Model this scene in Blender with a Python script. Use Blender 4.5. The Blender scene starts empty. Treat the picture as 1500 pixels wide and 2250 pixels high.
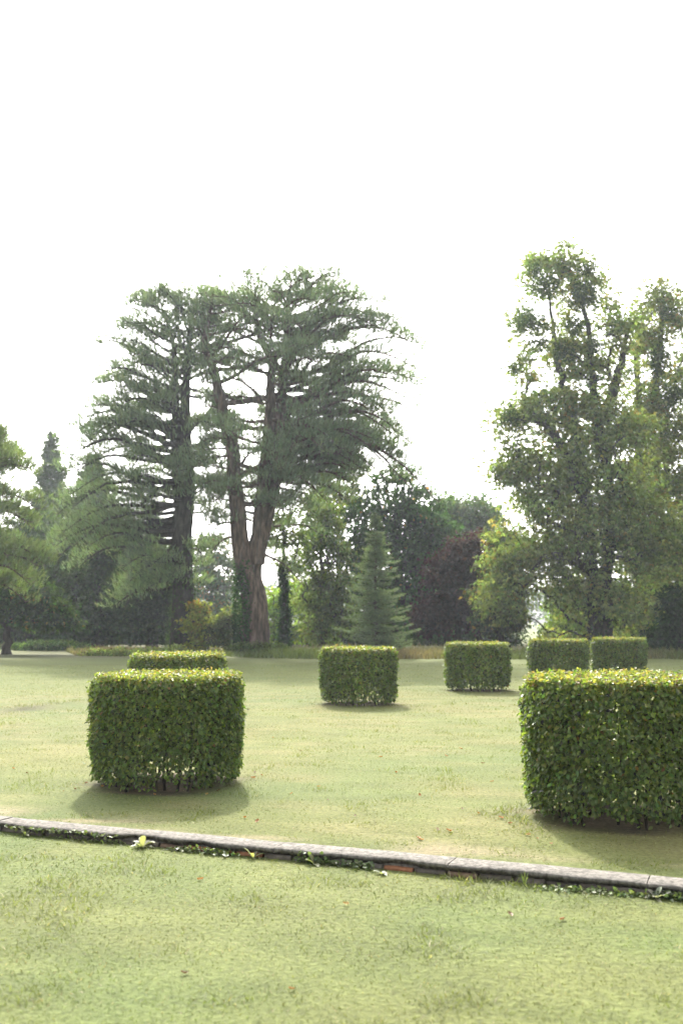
import bpy, math
import numpy as np
from mathutils import Vector, Matrix

# ------------------------------------------------------------------ camera, sky, sun, exposure
PITCH = math.radians(6.34)
CAMH = 1.70
FPX = 2187.5                      # 35 mm lens on a 36 mm tall frame, in photograph pixels
scene = bpy.context.scene
cam_d = bpy.data.cameras.new('camera')
cam_d.sensor_fit = 'VERTICAL'
cam_d.sensor_height = 36.0
cam_d.sensor_width = 24.0
cam_d.lens = 35.0
cam_d.clip_start = 0.05
cam_d.clip_end = 8000.0
cam_d.dof.use_dof = True
cam_d.dof.focus_distance = 10.5
cam_d.dof.aperture_fstop = 2.0
cam = bpy.data.objects.new('camera', cam_d)
cam.location = (0, 0, CAMH)
cam.rotation_euler = (math.radians(90) + PITCH, 0, 0)
scene.collection.objects.link(cam)
scene.camera = cam

SUN_TO = Vector((-0.20, 1.40, 1.18)).normalized()      # towards the sun
world = bpy.data.worlds.new('World')
scene.world = world
world.use_nodes = True
wn = world.node_tree
for n in list(wn.nodes):
    wn.nodes.remove(n)
sky = wn.nodes.new('ShaderNodeTexSky')
sky.sky_type = 'NISHITA'
sky.sun_disc = False
sky.sun_elevation = math.asin(SUN_TO.z)
sky.sun_rotation = math.atan2(SUN_TO.x, SUN_TO.y)
sky.air_density = 1.0
sky.dust_density = 6.0
sky.ozone_density = 1.0
hs = wn.nodes.new('ShaderNodeHueSaturation')           # thin white cloud veil: the blue is washed out evenly
hs.inputs['Saturation'].default_value = 0.15
bg = wn.nodes.new('ShaderNodeBackground')
bg.inputs['Strength'].default_value = 0.15
wo = wn.nodes.new('ShaderNodeOutputWorld')
wn.links.new(sky.outputs[0], hs.inputs['Color'])
wn.links.new(hs.outputs[0], bg.inputs['Color'])
wn.links.new(bg.outputs[0], wo.inputs['Surface'])

sun_d = bpy.data.lights.new('sun', 'SUN')
sun_d.energy = 2.15
sun_d.angle = math.radians(1.2)
sun_d.color = (1.0, 0.94, 0.83)
sun = bpy.data.objects.new('sun', sun_d)
sun.rotation_euler = (-SUN_TO).to_track_quat('-Z', 'Y').to_euler()
sun.location = (-20, 80, 70)
scene.collection.objects.link(sun)

vs = scene.view_settings
vs.view_transform = 'Standard'
vs.look = 'None'
vs.exposure = 2.15
vs.gamma = 1.0
vs.use_curve_mapping = False
cy = scene.cycles
cy.use_denoising = True
cy.max_bounces = 7
cy.diffuse_bounces = 4
cy.glossy_bounces = 2
cy.transmission_bounces = 5
cy.transparent_max_bounces = 4
cy.volume_bounces = 0
cy.caustics_reflective = False
cy.caustics_refractive = False

# ------------------------------------------------------------------ helpers
COL = scene.collection
R = np.random.default_rng(11)
TAU = 2 * math.pi


def ray(px, py):
    x = (px - 750.0) / FPX
    u = -(py - 1125.0) / FPX
    return np.array([x, math.cos(PITCH) - u * math.sin(PITCH), math.sin(PITCH) + u * math.cos(PITCH)])


def at(px, py, Y):
    d = ray(px, py)
    s = Y / d[1]
    return np.array([0, 0, CAMH]) + d * s


def onground(px, py, z0=0.0):
    d = ray(px, py)
    s = (z0 - CAMH) / d[2]
    return np.array([0, 0, CAMH]) + d * s


def unit(a):
    return a / np.maximum(np.linalg.norm(a, axis=-1, keepdims=True), 1e-9)


def rand_dirs(n):
    return unit(R.normal(size=(n, 3)))


_LAT = np.random.default_rng(5).random((256, 256))


def vnoise(x, y, s, k=0):
    x = np.asarray(x, float) / s + 17.3 * k
    y = np.asarray(y, float) / s + 9.1 * k
    xi = np.floor(x).astype(int); yi = np.floor(y).astype(int)
    fx = x - xi; fy = y - yi
    fx = fx * fx * (3 - 2 * fx); fy = fy * fy * (3 - 2 * fy)
    a = _LAT[xi % 256, yi % 256]; b = _LAT[(xi + 1) % 256, yi % 256]
    c = _LAT[xi % 256, (yi + 1) % 256]; d = _LAT[(xi + 1) % 256, (yi + 1) % 256]
    return (a * (1 - fx) + b * fx) * (1 - fy) + (c * (1 - fx) + d * fx) * fy


def sstep(a, b, x):
    t = np.clip((x - a) / (b - a), 0, 1)
    return t * t * (3 - 2 * t)


def raw_mesh(name, V, F, mats, cols=None, smooth=False, midx=None):
    V = np.ascontiguousarray(V, dtype=np.float32)
    F = np.ascontiguousarray(F, dtype=np.int32)
    k = F.shape[1]
    me = bpy.data.meshes.new(name)
    me.vertices.add(len(V)); me.vertices.foreach_set('co', V.ravel())
    me.loops.add(F.size); me.loops.foreach_set('vertex_index', F.ravel())
    me.polygons.add(len(F))
    me.polygons.foreach_set('loop_start', np.arange(0, F.size, k, dtype=np.int32))
    if smooth:
        me.polygons.foreach_set('use_smooth', np.ones(len(F), dtype=bool))
    for m in (mats if isinstance(mats, (list, tuple)) else [mats]):
        me.materials.append(m)
    if midx is not None:
        me.polygons.foreach_set('material_index', np.ascontiguousarray(midx, dtype=np.int32))
    if cols is not None:
        at_ = me.color_attributes.new('Col', 'FLOAT_COLOR', 'POINT')
        c4 = np.ones((len(V), 4), dtype=np.float32); c4[:, :3] = np.clip(cols, 0, 1)
        at_.data.foreach_set('color', c4.ravel())
    me.update(calc_edges=True)
    return me


def link(name, me, parent=None, origin=None, kind=None):
    o = bpy.data.objects.new(name, me)
    COL.objects.link(o)
    if parent is not None:
        o.parent = parent
    elif origin is not None:
        o.location = origin
    if kind:
        o['kind'] = kind
    return o


def part(name, V, F, mat, root, cols=None, smooth=False, kind=None):
    org = np.array(root.location)
    if root.parent is not None:
        org = org + np.array(root.parent.location)
    me = raw_mesh(name, np.asarray(V) - org, F, mat, cols, smooth)
    return link(name, me, parent=root, kind=kind)


def thing(name, label, cat, loc, group=None):
    o = bpy.data.objects.new(name, None)
    o.empty_display_size = 0.3
    o.location = [float(v) for v in loc]
    COL.objects.link(o)
    o['label'] = label; o['category'] = cat
    if group:
        o['group'] = group
    return o


def tag(o, label, cat, group=None):
    o['label'] = label; o['category'] = cat
    if group:
        o['group'] = group
    return o


# --- leaf shaped faces -------------------------------------------------------------
def leaf2(P, A, N, L, W, fold=0.18):
    """two triangles folded along the midrib; 4 vertices a leaf"""
    A = unit(A); S = unit(np.cross(N, A)); N2 = np.cross(A, S)
    L = np.broadcast_to(np.asarray(L, float), (len(P),))[:, None]
    W = np.broadcast_to(np.asarray(W, float), (len(P),))[:, None]
    m = P + A * L * 0.45
    V = np.stack([P, m + S * W * .5 + N2 * W * fold, P + A * L - N2 * L * .08, m - S * W * .5 + N2 * W * fold], 1).reshape(-1, 3)
    b = (np.arange(len(P)) * 4)[:, None]
    F = np.concatenate([b + [[0, 2, 1]], b + [[0, 3, 2]]], 0)
    return V, F, 4


def leaf6(P, A, N, L, W, fold=0.16):
    """rounder leaf: 6 outline vertices, 4 triangles, folded and arched"""
    A = unit(A); S = unit(np.cross(N, A)); N2 = np.cross(A, S)
    L = np.broadcast_to(np.asarray(L, float), (len(P),))[:, None]
    W = np.broadcast_to(np.asarray(W, float), (len(P),))[:, None]
    V = np.stack([P,
                  P + A * L * .30 + S * W * .46 + N2 * W * fold,
                  P + A * L * .68 + S * W * .40 + N2 * W * fold * .7,
                  P + A * L - N2 * L * .14,
                  P + A * L * .68 - S * W * .40 + N2 * W * fold * .7,
                  P + A * L * .30 - S * W * .46 + N2 * W * fold], 1).reshape(-1, 3)
    b = (np.arange(len(P)) * 6)[:, None]
    F = np.concatenate([b + [[0, 2, 1]], b + [[0, 3, 2]], b + [[0, 4, 3]], b + [[0, 5, 4]]], 0)
    return V, F, 6


def blades(P, A, L, W, spread=(.3, .8), k=8):
    """k needle triangles fanning round each shoot axis"""
    n = len(P)
    A = unit(A)
    ref = np.where(np.abs(A[:, 2:3]) > .9, np.array([[1., 0, 0]]), np.array([[0., 0, 1]]))
    S = unit(np.cross(A, ref)); T = np.cross(A, S)
    th = R.random((n, k)) * TAU
    sp = R.uniform(spread[0], spread[1], (n, k))
    rad = S[:, None] * np.cos(th)[..., None] + T[:, None] * np.sin(th)[..., None]
    D = A[:, None] * np.cos(sp)[..., None] + rad * np.sin(sp)[..., None]
    Lk = L * R.uniform(.7, 1.2, (n, k))[..., None]
    base = P[:, None] + A[:, None] * L * R.uniform(-.5, .5, (n, k))[..., None]
    side = unit(np.cross(D.reshape(-1, 3), rand_dirs(n * k))).reshape(n, k, 3) * W * .5
    V = np.stack([base - side, base + side, base + D * Lk], 2).reshape(-1, 3)
    F = np.arange(n * k * 3).reshape(-1, 3)
    return V, F, k * 3


def tube(pts, rad, sides=6, ridge=0.0, seed=0, cap=True):
    pts = np.asarray(pts, float); rad = np.asarray(rad, float)
    n = len(pts)
    T = np.gradient(pts, axis=0); T = unit(T)
    ref = np.array([1., 0, 0]) if abs(T[0][0]) < .8 else np.array([0, 1., 0])
    fr = []
    s = unit(np.cross(T[0], ref))
    for i in range(n):
        s = unit(s - T[i] * np.dot(s, T[i])); fr.append(s)
    S = np.array(fr); B = np.cross(T, S)
    th = np.arange(sides) / sides * TAU
    rr = np.repeat(rad[:, None], sides, 1)
    if ridge:
        q = np.arange(n)[:, None] * .33
        a = th[None] * 4.2
        rr = rr * (1 + ridge * (vnoise(np.cos(th)[None] * 5 + seed, np.sin(th)[None] * 5 + q * .45, .55, 2) - .5)
                   + ridge * .9 * (vnoise(np.cos(th)[None] * 3 + seed, np.sin(th)[None] * 3 + q * .2, 1.4, 3) - .5) + 0 * a)
    V = pts[:, None] + rr[..., None] * (S[:, None] * np.cos(th)[None, :, None] + B[:, None] * np.sin(th)[None, :, None])
    V = V.reshape(-1, 3)
    i = np.arange(n - 1)[:, None] * sides; j = np.arange(sides)[None]; j2 = (j + 1) % sides
    a, b, c, d = (i + j).ravel(), (i + j2).ravel(), (i + sides + j2).ravel(), (i + sides + j).ravel()
    F = np.concatenate([np.stack([a, b, c], 1), np.stack([a, c, d], 1)])
    if cap:
        V = np.vstack([V, pts[-1] + T[-1] * rad[-1] * .4]); k = len(V) - 1
        e = (n - 1) * sides + np.arange(sides)
        F = np.vstack([F, np.stack([e, (n - 1) * sides + (np.arange(sides) + 1) % sides, np.full(sides, k)], 1)])
    return V, F


class Bag:
    def __init__(self):
        self.V, self.F, self.C, self.n = [], [], [], 0

    def add(self, V, F, C=None):
        self.V.append(V); self.F.append(F + self.n); self.n += len(V)
        if C is not None:
            self.C.append(C)

    def out(self):
        return np.vstack(self.V), np.vstack(self.F), (np.vstack(self.C) if self.C else None)


def smooth_line(pts, m):
    pts = np.asarray(pts, float)
    n = len(pts)
    t = np.linspace(0, n - 1, m)
    P = np.vstack([2 * pts[0] - pts[1], pts, 2 * pts[-1] - pts[-2]])
    i = np.minimum(t.astype(int), n - 2); f = (t - i)[:, None]
    p0, p1, p2, p3 = P[i], P[i + 1], P[i + 2], P[i + 3]
    return .5 * ((2 * p1) + (-p0 + p2) * f + (2 * p0 - 5 * p1 + 4 * p2 - p3) * f ** 2 + (-p0 + 3 * p1 - 3 * p2 + p3) * f ** 3)


def tint(base, n, var=.25, hue=.08):
    c = np.asarray(base, float)[None] * (1 + R.normal(0, var, (n, 1)))
    return np.clip(c * (1 + R.normal(0, hue, (n, 3))), .003, 1)


# ------------------------------------------------------------------ materials
def new_mat(name):
    m = bpy.data.materials.new(name)
    m.use_nodes = True
    nt = m.node_tree
    for n in list(nt.nodes):
        nt.nodes.remove(n)
    return m, nt, nt.nodes.new('ShaderNodeOutputMaterial')


def leaf_mat(name, trans=.42, rough=.42, spec=.4, warm=(1.35, 1.45, .55)):
    m, nt, out = new_mat(name)
    at_ = nt.nodes.new('ShaderNodeAttribute'); at_.attribute_name = 'Col'
    p = nt.nodes.new('ShaderNodeBsdfPrincipled')
    p.inputs['Roughness'].default_value = rough
    p.inputs['Specular IOR Level'].default_value = spec
    tr = nt.nodes.new('ShaderNodeBsdfTranslucent')
    mul = nt.nodes.new('ShaderNodeVectorMath'); mul.operation = 'MULTIPLY'
    mul.inputs[1].default_value = warm
    mx = nt.nodes.new('ShaderNodeMixShader'); mx.inputs[0].default_value = trans
    nt.links.new(at_.outputs['Color'], p.inputs['Base Color'])
    nt.links.new(at_.outputs['Color'], mul.inputs[0])
    nt.links.new(mul.outputs[0], tr.inputs['Color'])
    nt.links.new(p.outputs[0], mx.inputs[1]); nt.links.new(tr.outputs[0], mx.inputs[2])
    nt.links.new(mx.outputs[0], out.inputs['Surface'])
    return m


def grass_mat(name, trans=.5, rough=.6, spec=.15, warm=(1.3, 1.35, .75), up=.5):
    m = leaf_mat(name, trans, rough, spec, warm)
    nt = m.node_tree
    ge = nt.nodes.new('ShaderNodeNewGeometry')
    mx = nt.nodes.new('ShaderNodeMix'); mx.data_type = 'VECTOR'
    mx.inputs[0].default_value = up
    mx.inputs[5].default_value = (0, 0, 1)
    nm = nt.nodes.new('ShaderNodeVectorMath'); nm.operation = 'NORMALIZE'
    nt.links.new(ge.outputs['Normal'], mx.inputs[4]); nt.links.new(mx.outputs[1], nm.inputs[0])
    for n in nt.nodes:
        if n.type == 'BSDF_PRINCIPLED':
            nt.links.new(nm.outputs[0], n.inputs['Normal'])
    return m


def rough_mat(name, c1, c2, scale=(6, 6, 1.2), bump=.6, detail=6, rough=.9, attr=False, c3=None, dist=.02):
    m, nt, out = new_mat(name)
    p = nt.nodes.new('ShaderNodeBsdfPrincipled'); p.inputs['Roughness'].default_value = rough
    p.inputs['Specular IOR Level'].default_value = .12
    tc = nt.nodes.new('ShaderNodeTexCoord'); mp = nt.nodes.new('ShaderNodeMapping')
    mp.inputs['Scale'].default_value = scale
    nz = nt.nodes.new('ShaderNodeTexNoise'); nz.inputs['Scale'].default_value = 1.0
    nz.inputs['Detail'].default_value = detail; nz.inputs['Roughness'].default_value = .62
    rp = nt.nodes.new('ShaderNodeValToRGB')
    rp.color_ramp.elements[0].position = .32; rp.color_ramp.elements[0].color = (*c1, 1)
    rp.color_ramp.elements[1].position = .68; rp.color_ramp.elements[1].color = (*c2, 1)
    if c3:
        e = rp.color_ramp.elements.new(.5); e.color = (*c3, 1)
    bp = nt.nodes.new('ShaderNodeBump'); bp.inputs['Strength'].default_value = bump
    bp.inputs['Distance'].default_value = dist
    nt.links.new(tc.outputs['Object'], mp.inputs[0]); nt.links.new(mp.outputs[0], nz.inputs['Vector'])
    nt.links.new(nz.outputs['Fac'], rp.inputs[0])
    if attr:
        at_ = nt.nodes.new('ShaderNodeAttribute'); at_.attribute_name = 'Col'
        mul = nt.nodes.new('ShaderNodeVectorMath'); mul.operation = 'MULTIPLY'
        nt.links.new(rp.outputs[0], mul.inputs[0]); nt.links.new(at_.outputs['Color'], mul.inputs[1])
        nt.links.new(mul.outputs[0], p.inputs['Base Color'])
    else:
        nt.links.new(rp.outputs[0], p.inputs['Base Color'])
    nt.links.new(nz.outputs['Fac'], bp.inputs['Height']); nt.links.new(bp.outputs[0], p.inputs['Normal'])
    nt.links.new(p.outputs[0], out.inputs['Surface'])
    return m


M_LEAF = leaf_mat('broad_leaf', .45, .7, .06)
M_HEDGE = leaf_mat('hedge_leaf', .46, .46, .36)
M_NEEDLE = leaf_mat('pine_needle', .38, .7, .06, (1.25, 1.4, .6))
M_GRASS = leaf_mat('weed_leaf', .45, .45, .3, (1.2, 1.25, .6))
M_TURF = grass_mat('grass_blade')
M_DEADLEAF = leaf_mat('dead_leaf', .2, .6, .3, (1.2, 1.0, .7))
M_BARK_PINE = rough_mat('pine_bark', (.028, .020, .015), (.175, .128, .096), (5, 5, 1.1), .9, 8, dist=.05, c3=(.082, .060, .046))
M_BARK = rough_mat('grey_bark', (.03, .027, .022), (.11, .095, .075), (7, 7, 1.6), .7, 6)
M_BARK_DARK = rough_mat('dark_bark', (.016, .014, .012), (.06, .05, .04), (7, 7, 1.6), .7, 6)
M_STONE = rough_mat('coping_stone', (.052, .049, .043), (.205, .190, .168), (30, 30, 30), .6, 12, rough=1.0, c3=(.124, .115, .102), dist=.006)
M_BRICK = rough_mat('old_brick', (.55, .55, .55), (1, 1, 1), (25, 25, 25), .7, 8, attr=True, dist=.006)
M_MORTAR = rough_mat('lime_mortar', (.07, .062, .052), (.17, .155, .13), (30, 30, 30), .8, 8)
# the ground: colours of turf / soil / rough meadow carried on the sheet, fine grain from noise
M_GROUND = rough_mat('turf_ground', (.62, .62, .60), (1.25, 1.25, 1.2), (26, 26, 26), .7, 10, rough=.95, attr=True, dist=.03)

# ------------------------------------------------------------------ the ground
K0 = onground(0, 1808, .03); K1 = onground(1500, 1949, .03)
KD = unit((K1 - K0)[None])[0]; KD[2] = 0; KD = KD / np.linalg.norm(KD)
KN = np.array([-KD[1], KD[0], 0.0])          # pointing away from the camera
KW = 0.235                                   # coping width
LOW = -0.046


def uv_of(x, y):
    dx = x - K0[0]; dy = y - K0[1]
    return dx * KD[0] + dy * KD[1], dx * KN[0] + dy * KN[1]


B0 = onground(-60, 1574); B1 = onground(205, 1546)
BD = unit((B1 - B0)[None])[0]; BN = np.array([-BD[1], BD[0], 0])


def bank(x, y):
    s = (x - B0[0]) * BD[0] + (y - B0[1]) * BD[1]
    t = (x - B0[0]) * BN[0] + (y - B0[1]) * BN[1] + .12 * (vnoise(x, y, .7, 4) - .5)
    f = sstep(-6, -2, s) * (1 - sstep(3.2, 6.5, s))
    return t, f


HEDGES = {}    # filled below: (x, y, radius)


def gz(x, y):
    x = np.asarray(x, float); y = np.asarray(y, float)
    u, v = uv_of(x, y)
    d = np.hypot(x, y)
    z = .03 * (vnoise(x, y, 3.1, 1) - .5) + .012 * (vnoise(x, y, .8, 2) - .5)
    z = z * sstep(.0, .6, np.abs(v - KW / 2)) * (1 - sstep(40, 60, d))
    t, f = bank(x, y)
    z = z + f * .07 * sstep(-.06, .10, t) * (1 - sstep(2.5, 7, t))
    z = z + np.where(v < KW / 2, LOW, 0.0)
    return z


def turf_col(x, y):
    """the turf's own colour: greener and yellower patches, dry thatch, bare soil, rough meadow beyond the mown edge"""
    x = np.asarray(x, float); y = np.asarray(y, float)
    u, v = uv_of(x, y)
    n1 = vnoise(x, y, 2.3, 5); n2 = vnoise(x, y, .55, 6); n3 = vnoise(x, y, 6.5, 7); n4 = vnoise(x, y, .16, 8)
    g = np.array([.083, .106, .035]); yl = np.array([.120, .122, .041]); dry = np.array([.148, .126, .064])
    w = np.clip(.12 + .75 * (n1 - .3) + .45 * (n2 - .5) + .3 * (n3 - .5) + .40 * sstep(.1, 1.0, v) - .12, 0, 1)[..., None]
    c = g * (1 - w) + yl * w
    up = sstep(.1, 1.0, v)
    dw = (np.clip((n2 * .45 + n3 * .35 + n4 * .35 - .52) * 2.6, 0, .6) * (.20 + .50 * up) * (1 - sstep(24, 38, y)))[..., None]
    c = c * (1 - dw) + dry * dw
    # worn thatchy strip along the wall
    st = (np.exp(-((v - .52) / .26) ** 2) * sstep(.42, .62, n2 * .5 + n4 * .5) * .8)[..., None]
    c = c * (1 - st) + np.array([.185, .15, .10]) * st
    # beyond ~24 m greener
    far = sstep(20, 34, y)[..., None]
    c = c * (1 - far * .55) + np.array([.082, .100, .031]) * far * .6
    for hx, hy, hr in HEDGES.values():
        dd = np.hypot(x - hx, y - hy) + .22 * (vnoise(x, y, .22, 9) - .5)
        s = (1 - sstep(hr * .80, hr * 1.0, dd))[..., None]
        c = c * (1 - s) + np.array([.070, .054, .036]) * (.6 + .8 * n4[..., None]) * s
    t, f = bank(x, y)
    e = (f * np.exp(-((t - .02) / .09) ** 2) * .8)[..., None]
    c = c * (1 - e) + np.array([.06, .055, .035]) * e
    rough = sstep(46, 50, y + 3 * (n1 - .5))[..., None] * (1 - sstep(80, 95, y))[..., None] * sstep(-24, -16, x + .0 * y)[..., None]
    c = c * (1 - rough * .7) + np.array([.062, .060, .030]) * rough * .7
    return c * (.84 + .32 * n4[..., None])


def hedge_at(px0, px1, ybase_front, h, dia=1.66, Y=None):
    w = (px1 - px0)
    cx = (px0 + px1) / 2
    if Y is None:
        Y = onground(cx, ybase_front)[1] + dia / 2
    X = at(cx, 1500, Y)[0]
    return X, Y, dia / 2, h


HS = {
    'front_left': hedge_at(200, 540, 1750, 1.15, 1.58),
    'front_right': hedge_at(1150, 1552, 1838, 1.22, 1.62),
    'behind_left': hedge_at(284, 496, 0, 1.16, 1.61, Y=17.25),
    'mid': hedge_at(702, 873, 1553, 1.17, 1.61),
    'mid_right': hedge_at(977, 1121, 1522, 1.18, 1.61),
    'far': hedge_at(1163, 1290, 0, 1.20, 1.68, Y=29.1),
    'far_end': hedge_at(1304, 1417, 0, 1.20, 1.68, Y=32.4),
}
for k_, v_ in HS.items():
    HEDGES[k_] = v_[:3]

vv = [-14, -11, -9, -8] + list(np.arange(-7.4, -.2, .2)) + [-.12, .0, .06, .11, .125, .17, .235]
s_ = .30
while s_ < 3500:
    vv.append(s_); s_ += max(.14, .028 * s_)
uu = list(np.arange(-9, 15.01, .45))
s_ = 15.3; st = .3
while s_ < 3500:
    uu.append(s_); st *= 1.14; s_ += st
s_ = -9.3; st = .3
while s_ > -3500:
    uu.insert(0, s_); st *= 1.14; s_ -= st
uu = np.array(uu); vv = np.array(vv)
UU, VV = np.meshgrid(uu, vv)
GX = K0[0] + UU * KD[0] + VV * KN[0]; GY = K0[1] + UU * KD[1] + VV * KN[1]
GZ = gz(GX, GY)
V = np.stack([GX, GY, GZ], -1).reshape(-1, 3)
nu, nv = len(uu), len(vv)
i = np.arange(nv - 1)[:, None] * nu; j = np.arange(nu - 1)[None]
F = np.stack([(i + j).ravel(), (i + j + 1).ravel(), (i + nu + j + 1).ravel(), (i + nu + j).ravel()], 1)
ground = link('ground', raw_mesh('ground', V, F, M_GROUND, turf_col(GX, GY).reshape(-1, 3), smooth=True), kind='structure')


# ------------------------------------------------------------------ grass blades on the lawn (uncountable)
def in_wall(v):
    return (v > -.015) & (v < KW + .01)


def make_grass():
    dens0, p = 6500, 1.6
    dmin, dmax = 4.0, 42.0
    n = 255000
    # inverse sampling of d^(1-p)
    a = 2 - p
    q = R.random(n)
    d = (dmin ** a + q * (dmax ** a - dmin ** a)) ** (1 / a)
    ang = R.uniform(-.395, .395, n)
    x = d * np.sin(ang); y = d * np.cos(ang)
    u, v = uv_of(x, y)
    keep = ~in_wall(v)
    for hx, hy, hr in HEDGES.values():
        dd = np.hypot(x - hx, y - hy) + .25 * (vnoise(x, y, .2, 9) - .5)
        keep &= (dd > hr * .93) | (R.random(n) < .05)
    n2 = vnoise(x, y, .55, 6); n4 = vnoise(x, y, .16, 8); n5 = vnoise(x, y, .35, 12)
    worn = np.exp(-((v - .52) / .26) ** 2) * sstep(.40, .62, n2 * .5 + n4 * .5)
    keep &= R.random(n) > worn * .85
    keep &= R.random(n) > .2 * sstep(.55, .8, n4)
    x, y, d, v, n2, n4, n5 = [q_[keep] for q_ in (x, y, d, v, n2, n4, n5)]
    n = len(x)
    z = gz(x, y)
    H = .008 + .011 * n5 + R.gamma(2.0, .003, n)
    H *= np.where(v < KW / 2, 1.05, .85)
    tuft = sstep(.66, .84, n5) * (d < 22)
    H *= 1 + 1.0 * tuft
    # taller along the foot of the wall and round the hedge feet
    H *= 1 + 1.2 * np.exp(-((v + .05) / .08) ** 2) * (.2 + 1.2 * n5)
    for hx, hy, hr in HEDGES.values():
        dd = np.hypot(x - hx, y - hy)
        H *= 1 + .7 * np.exp(-((dd - hr * 1.12) / .12) ** 2) * n5 * 1.6
    t, f = bank(x, y)
    H *= 1 + 1.0 * f * np.exp(-((t - .2) / .2) ** 2)
    H = np.minimum(H * (d / 6) ** .25, .075)
    W = .0043 * (d / 5) ** .82 * R.uniform(.7, 1.4, n)
    az = R.random(n) * TAU
    lean = np.clip(R.normal(.92, .32, n), .1, 1.45)
    D = np.stack([np.cos(az) * np.sin(lean), np.sin(az) * np.sin(lean), np.cos(lean)], 1)
    base = np.stack([x, y, z - .004], 1)
    saz = R.random(n) * TAU
    S = np.stack([np.cos(saz), np.sin(saz), 0 * saz], 1) * (W * .5)[:, None]
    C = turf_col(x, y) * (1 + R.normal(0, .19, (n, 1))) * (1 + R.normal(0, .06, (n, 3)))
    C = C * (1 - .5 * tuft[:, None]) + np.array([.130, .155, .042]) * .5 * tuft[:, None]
    dead = R.random(n) < .06
    C[dead] = np.array([.24, .21, .12]) * R.uniform(.6, 1.2, (dead.sum(), 1))
    near = d < 9.5
    a, b = near, ~near
    bag = Bag()
    mid = base + D * (H * .55)[:, None]
    D2 = unit(D + np.stack([np.cos(az), np.sin(az), -0.25 + 0 * az], 1) * .7)
    tip = mid + D2 * (H * .6)[:, None]
    Va = np.stack([base - S, base + S, mid + S * .8, mid - S * .8, tip], 1)[a].reshape(-1, 3)
    k = (np.arange(a.sum()) * 5)[:, None]
    Fa = np.concatenate([k + [[0, 1, 2]], k + [[0, 2, 3]], k + [[3, 2, 4]]])
    bag.add(Va, Fa, np.repeat(C[a], 5, 0))
    Vb = np.stack([base - S, base + S, base + D * H[:, None]], 1)[b].reshape(-1, 3)
    bag.add(Vb, np.arange(len(Vb)).reshape(-1, 3), np.repeat(C[b], 3, 0))
    V, F, C = bag.out()
    o = link('lawn_grass', raw_mesh('lawn_grass', V, F, M_TURF, C), kind='stuff')
    tag(o, 'short mown grass covering the lawn around the hedges', 'grass')


make_grass()


def make_rough_grass():
    """unmown tan grass along the foot of the trees"""
    n = 28000
    px = R.uniform(-150, 1650, n)
    # front edge of the strip, distance in metres, by picture column
    front = np.interp(px, [-150, 150, 175, 380, 560, 600, 1000, 1120, 1160, 1200, 1650], [66, 62, 52, 51, 49, 47.5, 46.5, 46.5, 47, 47, 46.5])
    dep = R.beta(1, 2.2, n) * np.where(px < 180, 7, 14)
    Y = front + dep + 1.2 * (vnoise(px, px * 0, 40, 3) - .5)
    X = (px - 750) / FPX * Y / math.cos(PITCH)
    n1 = vnoise(X, Y, 1.6, 4); n2 = vnoise(X, Y, 5, 5)
    H = (.12 + .50 * n1 + R.gamma(2, .07, n)) * np.interp(dep, [0, 1.5], [.45, 1])
    H *= np.interp(px, [-150, 170, 400, 580, 620, 1500], [.6, .55, .55, .65, .85, .85])
    base = np.stack([X, Y, gz(X, Y) - .02], 1)
    az = R.random(n) * TAU; lean = np.abs(R.normal(.18, .16, n))
    D = np.stack([np.cos(az) * np.sin(lean), np.sin(az) * np.sin(lean), np.cos(lean)], 1)
    S = np.stack([np.cos(az + 1.2), np.sin(az + 1.2), 0 * az], 1) * (R.uniform(.016, .036, n) * .5)[:, None]
    dry = np.clip((n2 - .35) * 2.2 + R.normal(.1, .25, n) + np.interp(px, [100, 560, 620], [-.35, -.35, .0]), 0, 1)[:, None]
    C = np.array([.080, .105, .036]) * (1 - dry) + np.array([.165, .130, .078]) * dry
    C = C * (1 + R.normal(0, .2, (n, 1)))
    mid = base + D * (H * .6)[:, None]
    tip = mid + unit(D + np.stack([np.cos(az), np.sin(az), -.1 + 0 * az], 1) * .5) * (H * .5)[:, None]
    V = np.stack([base - S, base + S, mid + S, mid - S, tip], 1).reshape(-1, 3)
    k = (np.arange(n) * 5)[:, None]
    F = np.concatenate([k + [[0, 1, 2]], k + [[0, 2, 3]], k + [[3, 2, 4]]])
    o = link('rough_grass', raw_mesh('rough_grass', V, F, M_GRASS, np.repeat(C, 5, 0)), kind='stuff')
    tag(o, 'tall unmown tan and green grass at the foot of the trees', 'grass')


make_rough_grass()


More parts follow.
